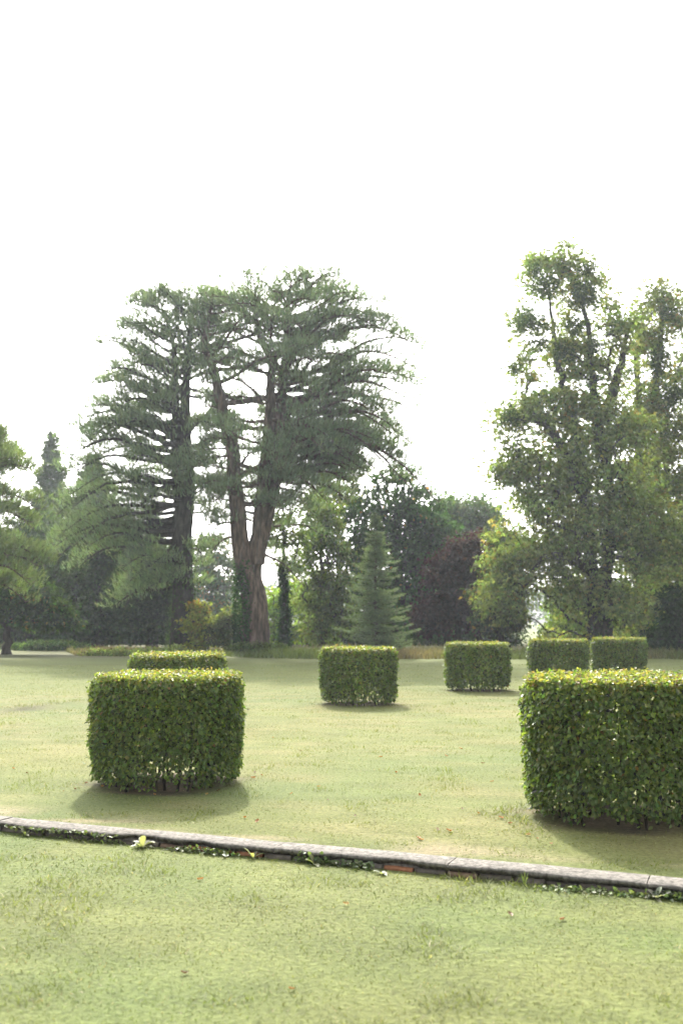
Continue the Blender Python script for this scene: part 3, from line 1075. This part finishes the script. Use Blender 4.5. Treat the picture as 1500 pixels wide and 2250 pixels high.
# ivy on the left face of the pale trunk
pl_, rr_ = SB_[1]
base_line = np.array([at(531, 1425, 54.5), at(532, 1330, 54.55), at(535, 1225, 54.65)])
ivy_part(rB, base_line, np.array([.34, .40, .30]), 3000, (.028, .058, .018), .10, L=(.09, .16))

# pine at the left edge, brighter
pine('pine_tree', 'yellow green pine with arching limbs rising beyond the small spreading tree', 48, -90,
     [([(-90, None), (-88, 1250), (-86, 1100), (-80, 990), (-70, 950)], .45, .06, False)],
     [(930, -160, -10), (985, -230, 35), (1030, -260, 78), (1080, -280, 98), (1140, -280, 92), (1190, -290, 112), (1240, -290, 124), (1290, -280, 92)],
     [(0, 1290, 1080, 26, .55), (0, 1080, 950, 22, .5)], (.150, .190, .085), shoots=1.7, seed=5, lowest=.9)

# --- the chestnuts on the right ----------------------------------------------------
CH = (.150, .186, .068)
ch1 = broadleaf('chestnut_tree', 'tall open crowned chestnut with ivy clad twin trunks and mistletoe balls', 54, 1306, 1420, (1260, 620),
          [(1215, 572, 72, 46), (1262, 572, 50, 34), (1372, 765, 42, 60), (1275, 632, 64, 70), (1340, 700, 62, 56), (1150, 715, 46, 50), (1180, 630, 56, 40), (1250, 760, 90, 70), (1150, 800, 46, 40), (1330, 800, 60, 70),
           (1135, 915, 66, 62), (1240, 900, 90, 80), (1330, 930, 80, 80), (1120, 1025, 58, 45), (1215, 1020, 110, 70), (1340, 1040, 110, 80), (1230, 1120, 110, 60), (1360, 1140, 110, 80),
           (1105, 1205, 44, 55), (1170, 1230, 90, 60), (1110, 1300, 46, 70), (1250, 1290, 90, 50), (1400, 1250, 80, 70), (1330, 1330, 120, 60), (1225, 1398, 70, 14), (1180, 1110, 70, 50), (1270, 1200, 90, 60), (1420, 1160, 90, 80), (1390, 960, 60, 60)],
          CH, 1120, 50, cr=.90, L=.24, trunk_r=.36, twig_r=.013, palm=True, autumn=(.03, (.20, .17, .055)), flat=.65, droop=.75, ivy=1700,
          stems=[[(1308, None), (1302, 1300), (1290, 1150), (1272, 1000), (1240, 860), (1218, 760), (1205, 640)],
                 [(1325, None), (1330, 1250), (1345, 1120), (1320, 980), (1300, 840), (1290, 720), (1250, 600)],
                 [(1296, 1130), (1240, 1000, -.5), (1190, 930, -.8), (1120, 920, -1)],
                 [(1325, 930), (1360, 800), (1385, 700)],
                 [(1300, 1260), (1240, 1225, -1), (1190, 1225, -1.5), (1170, 1260, -1.8)]],
          bark=M_BARK_DARK, lowz=.5, shell=.5, thin=(860, .25))
ch2 = broadleaf('chestnut_tree', 'thin topped chestnut with a grey forked trunk leaning beside the ivy clad one', 59, 1415, 1420, (1440, 680),
          [(1450, 655, 52, 50), (1415, 720, 36, 46), (1500, 700, 56, 64), (1430, 770, 50, 56), (1500, 830, 70, 70), (1420, 880, 60, 50), (1470, 950, 90, 70), (1440, 1060, 90, 80), (1520, 1120, 90, 110), (1450, 1240, 90, 90), (1540, 1300, 80, 90), (1430, 1360, 90, 50)],
          (.140, .172, .062), 700, 50, cr=.90, L=.24, trunk_r=.28, twig_r=.013, palm=True, autumn=(.05, (.20, .16, .05)), flat=.65, droop=.75, ivy=800,
          stems=[[(1415, None), (1412, 1250), (1405, 1080), (1402, 900), (1400, 780), (1430, 690)], [(1404, 960), (1440, 840), (1450, 720), (1455, 640)]],
          bark=M_BARK, lowz=.5, shell=.5, thin=(860, .2))


def mistletoe(root, Y, px, py, rpx):
    c = at(px, py, Y); r = rpx * Y / FPX
    n = int(700 * (rpx / 28) ** 2)
    d = rand_dirs(n); P = c + d * (r * R.random(n) ** .38)[:, None] * [1, 1, .92]
    A = unit(d + R.normal(0, .7, (n, 3))); N = rand_dirs(n)
    V, F, k = leaf2(P, A, N, R.uniform(.12, .22, n), .05)
    bag = Bag(); bag.add(V, F)
    for q in range(26):
        dd = rand_dirs(1)[0]
        V2, F2 = tube(np.array([c, c + dd * r * .5 + R.normal(0, .04, 3), c + dd * r * .9]), [.014, .010, .006], 4)
        bag.add(V2, F2)
    V2, F2, _ = bag.out()
    C = np.vstack([np.repeat(tint((.036, .058, .020), n, .2), k, 0), np.tile([.05, .06, .025], (len(V2) - n * k, 1))])
    part('mistletoe', V2, F2, M_LEAF, root, C, kind='stuff')


for a in [(1165, 706, 34), (1197, 628, 31), (1283, 655, 38), (1265, 715, 24), (1183, 752, 22), (1172, 594, 16), (1290, 590, 18), (1240, 775, 26), (1128, 808, 15), (1305, 760, 20), (1120, 918, 22)]:
    mistletoe(ch1, 54 - R.uniform(1.4, 2.4), *a)
for a in [(1445, 795, 30), (1465, 690, 16), (1380, 820, 22), (1478, 870, 26)]:
    mistletoe(ch2, 59 - R.uniform(1.4, 2.4), *a)

# --- middle trees ------------------------------------------------------------------
broadleaf('oak_tree', 'large dark green oak rising behind the small pale cedar', 68, 862, 1420, (868, 1080),
          [(868, 1085, 74, 66), (800, 1170, 66, 80), (925, 1150, 72, 80), (870, 1200, 90, 90), (800, 1280, 66, 90), (930, 1270, 80, 90), (870, 1330, 100, 70), (960, 1190, 40, 70)],
          (0.033, 0.065, 0.023), 420, 56, cr=.85, L=0.30, trunk_r=.40, autumn=(.012, (.2, .13, .03)), bark=M_BARK_DARK)
broadleaf('lime_tree', 'rounded grey green tree whose crown shows above the purple tree', 84, 1030, 1420, (1035, 1120),
          [(1036, 1120, 56, 52), (985, 1120, 46, 44), (1066, 1150, 36, 50), (1020, 1190, 80, 70), (960, 1180, 50, 70), (1020, 1290, 70, 80)],
          (0.074, 0.116, 0.044), 300, 50, cr=.95, L=0.33, trunk_r=.38)
broadleaf('copper_beech', 'dark purple leaved tree with several low stems', 61, 1012, 1420, (1040, 1220),
          [(1038, 1215, 52, 52), (1000, 1265, 66, 60), (1062, 1270, 46, 60), (985, 1330, 68, 60), (1050, 1335, 62, 55), (940, 1350, 36, 40)],
          (0.040, 0.019, 0.023), 330, 57, cr=.62, L=0.26, trunk_r=.22, bark=M_BARK_DARK, lowz=1.0,
          stems=[[(1005, None), (1008, 1370), (1020, 1240)], [(1055, None), (1050, 1350), (1050, 1230)], [(985, None), (975, 1360), (960, 1320)]])
broadleaf('hornbeam_tree', 'drooping light green tree with low skirts beside the gap to the field', 57, 1098, 1420, (1105, 1210),
          [(1105, 1190, 36, 40), (1110, 1250, 50, 50), (1090, 1310, 50, 50), (1120, 1345, 38, 36), (1075, 1360, 40, 30)],
          (0.068, 0.084, 0.034), 190, 57, cr=.60, L=0.25, trunk_r=.20, droop=.9, autumn=(.06, (.2, .13, .04)), bark=M_BARK_DARK, lowz=.9)
conifer('young_cedar', 'small pale green conical cedar with tiered horizontal branches', 53, 826, 1128, 90, (.138, .176, .112), 24, 12, L=.14, py_low=1425, slope=-.08, upt=.16, dens=1.6, w=.026, power=.85, k=4)
broadleaf('willow_tree', 'pale silvery green tree with fine hanging leaves between pine and oak', 64, 706, 1420, (705, 1130),
          [(700, 1130, 50, 56), (725, 1190, 60, 60), (690, 1240, 56, 60), (740, 1290, 60, 70), (690, 1330, 60, 60), (730, 1370, 60, 40)],
          (0.115, 0.152, 0.058), 260, 57, cr=.62, L=0.22, trunk_r=.16, droop=1.0, flat=.9, noise_gap=.22)
broadleaf('ash_tree', 'loose yellow green tree top rising beside the pine branches, behind the pale silvery tree', 73, 742, 1420, (748, 1000),
          [(748, 985, 30, 32), (770, 1030, 40, 34), (715, 1045, 40, 40), (760, 1090, 46, 40), (700, 1100, 40, 40)],
          (0.128, 0.160, 0.047), 130, 50, cr=.7, L=0.26, trunk_r=.2, noise_gap=.25)
broadleaf('ivy_tree', 'slim tree whose straight trunk is wrapped in dark ivy beside the pale pine trunk', 60, 624, 1420, (622, 1130),
          [(624, 1120, 34, 34), (600, 1170, 30, 40), (650, 1190, 34, 30), (640, 1240, 30, 24)],
          (0.101, 0.138, 0.046), 70, 43, cr=.6, L=0.23, trunk_r=.20, noise_gap=.3, ivy=2600,
          stems=[[(624, None), (625, 1350), (624, 1240), (622, 1120)]], bark=M_BARK_DARK)
broadleaf('understorey_bush', 'yellow green bush coloured as if sunlit, behind the ivy wrapped trunk', 74, 640, 1420, (640, 1330),
          [(600, 1330, 34, 50), (650, 1310, 40, 50), (690, 1350, 46, 46), (620, 1390, 50, 26), (670, 1390, 50, 26)],
          (0.182, 0.254, 0.052), 190, 43, cr=.62, L=0.25, trunk_r=.09, cat='bush')  # sun shining through is put into the bright leaf colour
broadleaf('understorey_bush', 'yellow green bushes coloured as if lit from behind, under the ivy clad chestnut', 66, 1270, 1420, (1270, 1360),
          [(1230, 1355, 40, 40), (1280, 1340, 50, 50), (1330, 1370, 60, 40), (1250, 1395, 60, 22), (1390, 1350, 50, 50)],
          (0.155, 0.217, 0.047), 190, 43, cr=.62, L=0.25, trunk_r=.09, cat='bush', noise_gap=.2)  # leaf colour brightened to carry the light from behind
broadleaf('yew_tree', 'near black evergreen standing past the last drum hedge', 53, 1490, 1420, (1488, 1300),
          [(1490, 1330, 40, 46), (1480, 1385, 44, 36), (1530, 1370, 50, 60), (1440, 1405, 40, 18)],
          (0.022, 0.044, 0.018), 170, 64, cr=.55, L=0.21, trunk_r=.18, bark=M_BARK_DARK, lowz=.1)
# --- left side ---------------------------------------------------------------------
broadleaf('field_maple', 'small dark spreading tree on a short straight trunk standing out on the lawn', 54, 16, 1435, (22, 1290),
          [(20, 1295, 66, 36), (-40, 1310, 60, 46), (75, 1312, 48, 36), (120, 1345, 48, 28), (165, 1372, 28, 16), (30, 1345, 70, 36), (-60, 1360, 50, 26), (80, 1360, 50, 24)],
          (0.045, 0.075, 0.022), 300, 50, cr=.55, L=0.22, trunk_r=.19, autumn=(.02, (.16, .12, .03)), lowz=1.45, bark=M_BARK_DARK)
conifer('far_fir', 'taller of two dark spires of conifer above the hidden woodland', 90, 100, 950, 108, (.085, .115, .060), 46, 8, L=.55, py_low=1330, slope=.25, upt=.25, w=.13, dens=.36, power=1.0, k=6, jit=2.2, group='far conifers')
conifer('far_fir', 'shorter blunt spire of conifer half hidden by the pine boughs', 92, 196, 1000, 120, (.085, .115, .060), 46, 8, L=.6, py_low=1330, slope=.25, upt=.25, w=.13, dens=.36, power=.95, k=6, jit=2.2, group='far conifers')
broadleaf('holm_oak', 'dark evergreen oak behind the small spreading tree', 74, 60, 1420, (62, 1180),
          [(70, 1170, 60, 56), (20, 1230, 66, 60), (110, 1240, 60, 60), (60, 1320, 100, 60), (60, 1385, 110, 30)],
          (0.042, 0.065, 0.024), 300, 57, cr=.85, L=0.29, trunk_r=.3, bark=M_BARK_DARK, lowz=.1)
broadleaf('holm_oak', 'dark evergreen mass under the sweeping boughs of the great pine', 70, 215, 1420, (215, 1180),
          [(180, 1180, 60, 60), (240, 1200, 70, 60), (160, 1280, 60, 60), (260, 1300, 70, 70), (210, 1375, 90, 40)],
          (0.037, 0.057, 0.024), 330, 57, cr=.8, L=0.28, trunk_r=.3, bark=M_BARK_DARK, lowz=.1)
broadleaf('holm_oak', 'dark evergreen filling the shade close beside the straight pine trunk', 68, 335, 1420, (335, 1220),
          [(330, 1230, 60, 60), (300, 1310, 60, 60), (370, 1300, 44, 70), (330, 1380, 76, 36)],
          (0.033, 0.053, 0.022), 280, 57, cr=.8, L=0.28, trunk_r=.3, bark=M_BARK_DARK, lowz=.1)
broadleaf('birch_tree', 'hazy thin leaved tree seen between the two pine trunks', 96, 465, 1420, (468, 1200),
          [(466, 1205, 40, 36), (452, 1265, 44, 50), (495, 1270, 40, 60), (470, 1350, 56, 46)],
          (0.075, 0.108, 0.055), 260, 43, cr=1.0, L=0.33, trunk_r=.22, noise_gap=.3, autumn=(.05, (.2, .12, .05)))
broadleaf('spindle_bush', 'yellow leaved shrub with an orange top beside the straight pine trunk', 56, 440, 1420, (436, 1340),
          [(436, 1345, 22, 26), (428, 1375, 26, 26), (458, 1385, 34, 30), (440, 1412, 40, 14)],
          (0.223, 0.232, 0.058), 110, 50, cr=.36, L=0.17, trunk_r=.06, cat='bush', autumn=(.04, (.28, .20, .06)), lowz=.05)
broadleaf('spindle_bush', 'spray of bright orange leaves topping the yellow shrub', 56.3, 434, 1420, (432, 1325),
          [(432, 1330, 14, 12), (446, 1342, 10, 8), (424, 1322, 7, 6)],
          (0.34, 0.19, 0.06), 22, 28, cr=.22, L=0.17, trunk_r=.03, cat='bush', lowz=.05)
broadleaf('elder_bush', 'rounded grey green shrub between the two pine trunks', 55.5, 503, 1420, (503, 1370),
          [(500, 1365, 32, 28), (488, 1395, 34, 26), (515, 1400, 24, 26)],
          (0.115, 0.133, 0.058), 130, 50, cr=.36, L=0.15, trunk_r=.06, cat='bush', lowz=.05)
broadleaf('bramble_bush', 'low dark bramble at the foot of the pale pine trunk', 53.5, 560, 1430, (560, 1418),
          [(535, 1424, 34, 12), (575, 1426, 34, 10), (600, 1420, 22, 10)],
          (0.074, 0.102, 0.039), 90, 43, cr=.28, L=0.14, trunk_r=.03, cat='bush', lowz=.02)
broadleaf('nettle_patch', 'low dark green bed of nettles beyond the small spreading tree', 62, 120, 1425, (120, 1415),
          [(70, 1419, 40, 8), (120, 1418, 50, 9), (165, 1421, 30, 6)],
          (0.070, 0.109, 0.042), 150, 43, cr=.32, L=0.17, trunk_r=.03, cat='bush', lowz=.02)
broadleaf('weed_patch', 'pale feathery weeds at the mown edge in front of the straight pine trunk', 52, 290, 1440, (290, 1432),
          [(215, 1436, 40, 6), (270, 1435, 50, 7), (330, 1434, 50, 8), (380, 1430, 30, 10)],
          (0.176, 0.210, 0.078), 200, 33, cr=.26, L=0.14, trunk_r=.02, cat='weeds', lowz=.02)


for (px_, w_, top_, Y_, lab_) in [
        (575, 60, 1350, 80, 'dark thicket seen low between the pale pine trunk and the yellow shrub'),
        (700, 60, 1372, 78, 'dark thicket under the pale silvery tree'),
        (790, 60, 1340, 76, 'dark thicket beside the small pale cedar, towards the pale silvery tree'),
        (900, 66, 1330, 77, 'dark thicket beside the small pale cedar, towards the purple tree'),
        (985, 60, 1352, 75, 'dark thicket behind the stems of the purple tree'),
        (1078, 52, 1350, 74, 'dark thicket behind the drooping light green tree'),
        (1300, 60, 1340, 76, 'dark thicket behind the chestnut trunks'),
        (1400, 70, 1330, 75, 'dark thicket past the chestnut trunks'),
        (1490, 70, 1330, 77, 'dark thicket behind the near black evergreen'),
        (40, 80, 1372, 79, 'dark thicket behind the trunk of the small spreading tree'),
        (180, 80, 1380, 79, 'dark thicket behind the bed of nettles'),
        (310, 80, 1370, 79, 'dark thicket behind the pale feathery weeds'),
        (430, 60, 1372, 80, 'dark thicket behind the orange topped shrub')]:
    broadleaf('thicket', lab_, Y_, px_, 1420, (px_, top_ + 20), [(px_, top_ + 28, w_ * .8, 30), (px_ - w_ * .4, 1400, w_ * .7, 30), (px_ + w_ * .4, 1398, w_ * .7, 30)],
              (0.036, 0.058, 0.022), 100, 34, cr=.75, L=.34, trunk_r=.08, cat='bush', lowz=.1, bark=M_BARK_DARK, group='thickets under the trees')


# --- far woodland beyond the field, one mass ---------------------------------------
def far_wood():
    n = 18000
    X = R.uniform(-150, 170, n); Y = R.uniform(250, 285, n)
    top = 6 + 6 * vnoise(X, 0 * X, 14, 4) + 3 * vnoise(X, 0 * X, 4, 5)
    Z = top * R.random(n) ** .6
    P = np.stack([X, Y, Z], 1)
    A = rand_dirs(n); N = unit(np.array([0, -.4, .8]) + R.normal(0, .6, (n, 3)))
    V, F, k = leaf2(P, A, N, R.uniform(.8, 1.6, n), .9)
    o = link('far_woodland', raw_mesh('far_woodland', V, F, M_LEAF, np.repeat(tint((.050, .072, .035), n, .25), k, 0)), kind='stuff')
    tag(o, 'hazy strip of distant woodland beyond the field', 'woodland')


far_wood()


# ------------------------------------------------------------------ weeds at the foot of the wall
def rosette(px, py, label, n, L, col, up=.55, W=.30):
    p = onground(px, py, LOW)
    v_ = uv_of(p[0], p[1])[1]
    if v_ < .6:
        p = p - KN * max(0, v_ + .045)
    base = np.array([p[0], p[1], float(gz(p[0], p[1])) - .005])
    root = thing('weed_rosette', label, 'weed', base)
    for q in range(n):
        az = q * 2.4 + R.normal(0, .2); el = up + R.normal(0, .2)
        l = L * R.uniform(.7, 1.15); w = l * W * R.uniform(.8, 1.2)
        t = np.linspace(0, 1, 6)
        d = np.array([math.cos(az), math.sin(az)]); s = np.array([-d[1], d[0]])
        rr = l * t * math.cos(el); zz = l * t * math.sin(el) * 1.3 - .55 * l * t ** 2 * .8
        hw = w * .5 * np.sin(np.clip(t * .93 + .07, 0, 1) * math.pi) ** .8
        V = []
        for a in (-1, 0, 1):
            V.append(np.stack([base[0] + d[0] * rr + s[0] * hw * a, base[1] + d[1] * rr + s[1] * hw * a, base[2] + .004 + np.maximum(zz, -.002) + abs(a) * hw * .35], 1))
        V = np.concatenate(V)
        F = [(r * 6 + k, r * 6 + k + 1, (r + 1) * 6 + k + 1, (r + 1) * 6 + k) for r in range(2) for k in range(5)]
        part('leaf', V, np.array(F), M_GRASS, root, np.repeat(tint(col, 1, .15, .05), len(V), 0), smooth=True)


def clump(px0, px1, py, label, n, col, Hm=.07, Ls=(.02, .04), cat='weed'):
    a = onground(px0, py[0], LOW); b = onground(px1, py[1], LOW)
    base = (a + b) / 2; base[2] = LOW
    root = thing('weed_clump', label, cat, base)
    t = R.random(n)[:, None]
    P = a + (b - a) * t + R.normal(0, .035, (n, 3)) * [1, 1, 0]
    prof = .35 + .65 * vnoise(t[:, 0] * 4, t[:, 0] * 0, .6, int(px0) % 30)
    z = R.random(n) * Hm * prof
    P[:, 2] = gz(P[:, 0], P[:, 1]) + .004 + z
    u, v = uv_of(P[:, 0], P[:, 1])
    P[:, 0] -= KN[0] * np.maximum(v + .02, 0); P[:, 1] -= KN[1] * np.maximum(v + .02, 0)
    A = unit(rand_dirs(n) * [1, 1, .5]); N = unit(np.array([0, -.3, 1.0]) + R.normal(0, .4, (n, 3)))
    L = R.uniform(*Ls, n)
    V, F, k = leaf6(P, A, N, L, L * .8)
    part('foliage', V, F, M_GRASS, root, np.repeat(tint(col, n, .25), k, 0), kind='stuff')
    bag = Bag()
    for q in range(0, n, 6):
        g = P[q].copy(); g[2] = float(gz(g[0], g[1])) - .005
        bag.add(*tube(np.array([g + R.normal(0, .01, 3) * [1, 1, 0], (g + P[q]) / 2, P[q]]), [.0012, .001, .0008], 4))
    V, F, _ = bag.out()
    part('stalks', V, F, M_GRASS, root, np.tile(np.array(col) * .9, (len(V), 1)), kind='stuff')


rosette(325, 1858, 'pale broad leaved weed rosette beside the exposed orange brick', 11, .13, (.24, .25, .15), .75)
rosette(566, 1882, 'pale two leaved weed against the wall beyond the orange brick', 5, .11, (.20, .22, .12), .7)
rosette(702, 1893, 'round leaved pale weed at the end of the leafy clump towards the orange brick', 5, .11, (.19, .21, .11), .8, .45)
rosette(838, 1921, 'small pale weed at the end of the leafy clump away from the orange brick', 6, .08, (.19, .20, .13), .5, .4)
rosette(1152, 1946, 'long bladed green grass tuft growing against the wall', 12, .11, (.11, .15, .05), 1.05, .07)
rosette(1440, 1974, 'silvery leaved weed near the end of the wall', 8, .09, (.22, .23, .17), .6, .4)
rosette(95, 1826, 'small pale weed at the foot of the unbroken wall', 6, .09, (.18, .20, .12), .7, .25)
clump(668, 815, (1888, 1910), 'dark leafy clump of low weeds against the middle of the wall', 200, (.085, .12, .042), .05)
clump(1455, 1530, (1972, 1982), 'dark ivy like clump at the end of the wall', 180, (.075, .105, .045), .055)
clump(1185, 1420, (1952, 1972), 'bright green low weeds strung along the wall', 160, (.12, .16, .055), .03)
clump(60, 290, (1822, 1850), 'thin line of green weeds along the unbroken wall before the pale rosette', 170, (.12, .15, .055), .03)
clump(380, 520, (1868, 1882), 'small sprigs of weed below the orange bricks', 180, (.085, .115, .040), .045)


# ------------------------------------------------------------------ fallen leaves
def fallen():
    protos = []
    for q in range(6):
        t = np.linspace(0, 1, 5)
        curl = R.uniform(.2, .55)
        hw = .32 * np.sin(np.clip(t * .9 + .08, 0, 1) * math.pi) ** .7
        V = []
        for a in (-1, -.5, 0, .5, 1):
            V.append(np.stack([t - .5, hw * a, curl * (abs(a) ** 1.5) * .35 + .18 * curl * (t - .5) ** 2 * 4 + .03 * R.normal(size=5)], 1))
        V = np.concatenate(V); V[:, 2] -= V[:, 2].min()
        F = np.array([(r * 5 + k, r * 5 + k + 1, (r + 1) * 5 + k + 1, (r + 1) * 5 + k) for r in range(4) for k in range(4)])
        c = [(.30, .16, .05), (.24, .12, .05), (.17, .11, .055), (.30, .21, .07), (.13, .09, .05), (.34, .17, .045)][q]
        protos.append((raw_mesh('fallen_leaf', V, F, M_DEADLEAF, np.tile(c, (len(V), 1)), smooth=True), q))
    spots = [(980, 1663), (1012, 1646), (836, 1665), (922, 1750), (1015, 1780), (990, 1830), (985, 1828), (920, 1845), (960, 1826), (1050, 1790), (780, 1797), (925, 1848),
             (1100, 1800), (1120, 1812), (1135, 1790), (1160, 1838), (560, 1700), (556, 1712), (575, 1706), (190, 1722), (165, 1735), (140, 1740), (270, 1745), (225, 1730), (538, 1800), (565, 1808),
             (660, 1650), (700, 1730), (720, 1760), (640, 1745), (870, 1700), (1080, 1720), (1060, 1680), (600, 1620), (60, 1700), (30, 1690), (1180, 1846), (1210, 1858), (480, 1740), (455, 1748),
             (405, 2145), (440, 1937), (640, 2180), (1235, 2020), (1120, 2010), (760, 1990), (300, 1740), (340, 1748)]
    for k, (px, py) in enumerate(spots):
        low = py > 1960 or (py > 1930 and px < 600)
        p = onground(px, py, LOW if low else 0)
        me, q = protos[k % 6] if k > 3 else protos[0]
        o = bpy.data.objects.new('fallen_leaf', me)
        s = R.uniform(.030, .055)
        o.location = (p[0], p[1], float(gz(p[0], p[1])) + .010)
        o.rotation_euler = (R.normal(0, .25), R.normal(0, .25), R.random() * TAU)
        o.scale = (s, s, s)
        COL.objects.link(o)
        lab = ['orange', 'rust red', 'brown', 'tawny yellow', 'dark brown', 'bright orange'][q]
        u_, v_ = uv_of(p[0], p[1])
        near_ = min(((math.hypot(p[0] - h_[0], p[1] - h_[1]) - h_[2], n_) for n_, h_ in HEDGES.items()))
        if low:
            where = 'on the lower lawn in front of the low wall'
        elif near_[0] < .55 and near_[1] == 'front_left':
            where = 'at the foot of the hedge behind the broken brick'
        elif near_[0] < .55:
            where = 'at the foot of the largest hedge'
        elif v_ < 1.1:
            where = 'on the grass just behind the coping'
        elif p[0] < -1:
            where = 'on the open lawn past the hedge behind the broken brick'
        else:
            where = 'on the open lawn between the two front hedges'
        tag(o, f'{lab} curled fallen leaf {where}', 'fallen leaf', 'fallen leaves on the lawn')


fallen()


# ------------------------------------------------------------------ haze: thin air volume, also added in place of a lens veil
def haze():
    x0, x1, y0, y1, z0, z1 = -400, 400, -20, 320, -1.4, 34
    V = np.array([(x, y, z) for z in (z0, z1) for y in (y0, y1) for x in (x0, x1)], float)
    F = np.array([(0, 2, 3, 1), (4, 5, 7, 6), (0, 1, 5, 4), (2, 6, 7, 3), (0, 4, 6, 2), (1, 3, 7, 5)])
    m, nt, out = new_mat('haze_air')
    pv = nt.nodes.new('ShaderNodeVolumePrincipled')
    pv.inputs['Color'].default_value = (.86, .94, 1, 1)
    pv.inputs['Density'].default_value = HAZE
    pv.inputs['Anisotropy'].default_value = .35
    nt.links.new(pv.outputs[0], out.inputs['Volume'])
    o = link('haze', raw_mesh('haze', V, F, m), kind='stuff')
    tag(o, 'thin pale haze in the air over the lawn and trees', 'haze')


HAZE = 0.0004
if HAZE > 0:
    haze()
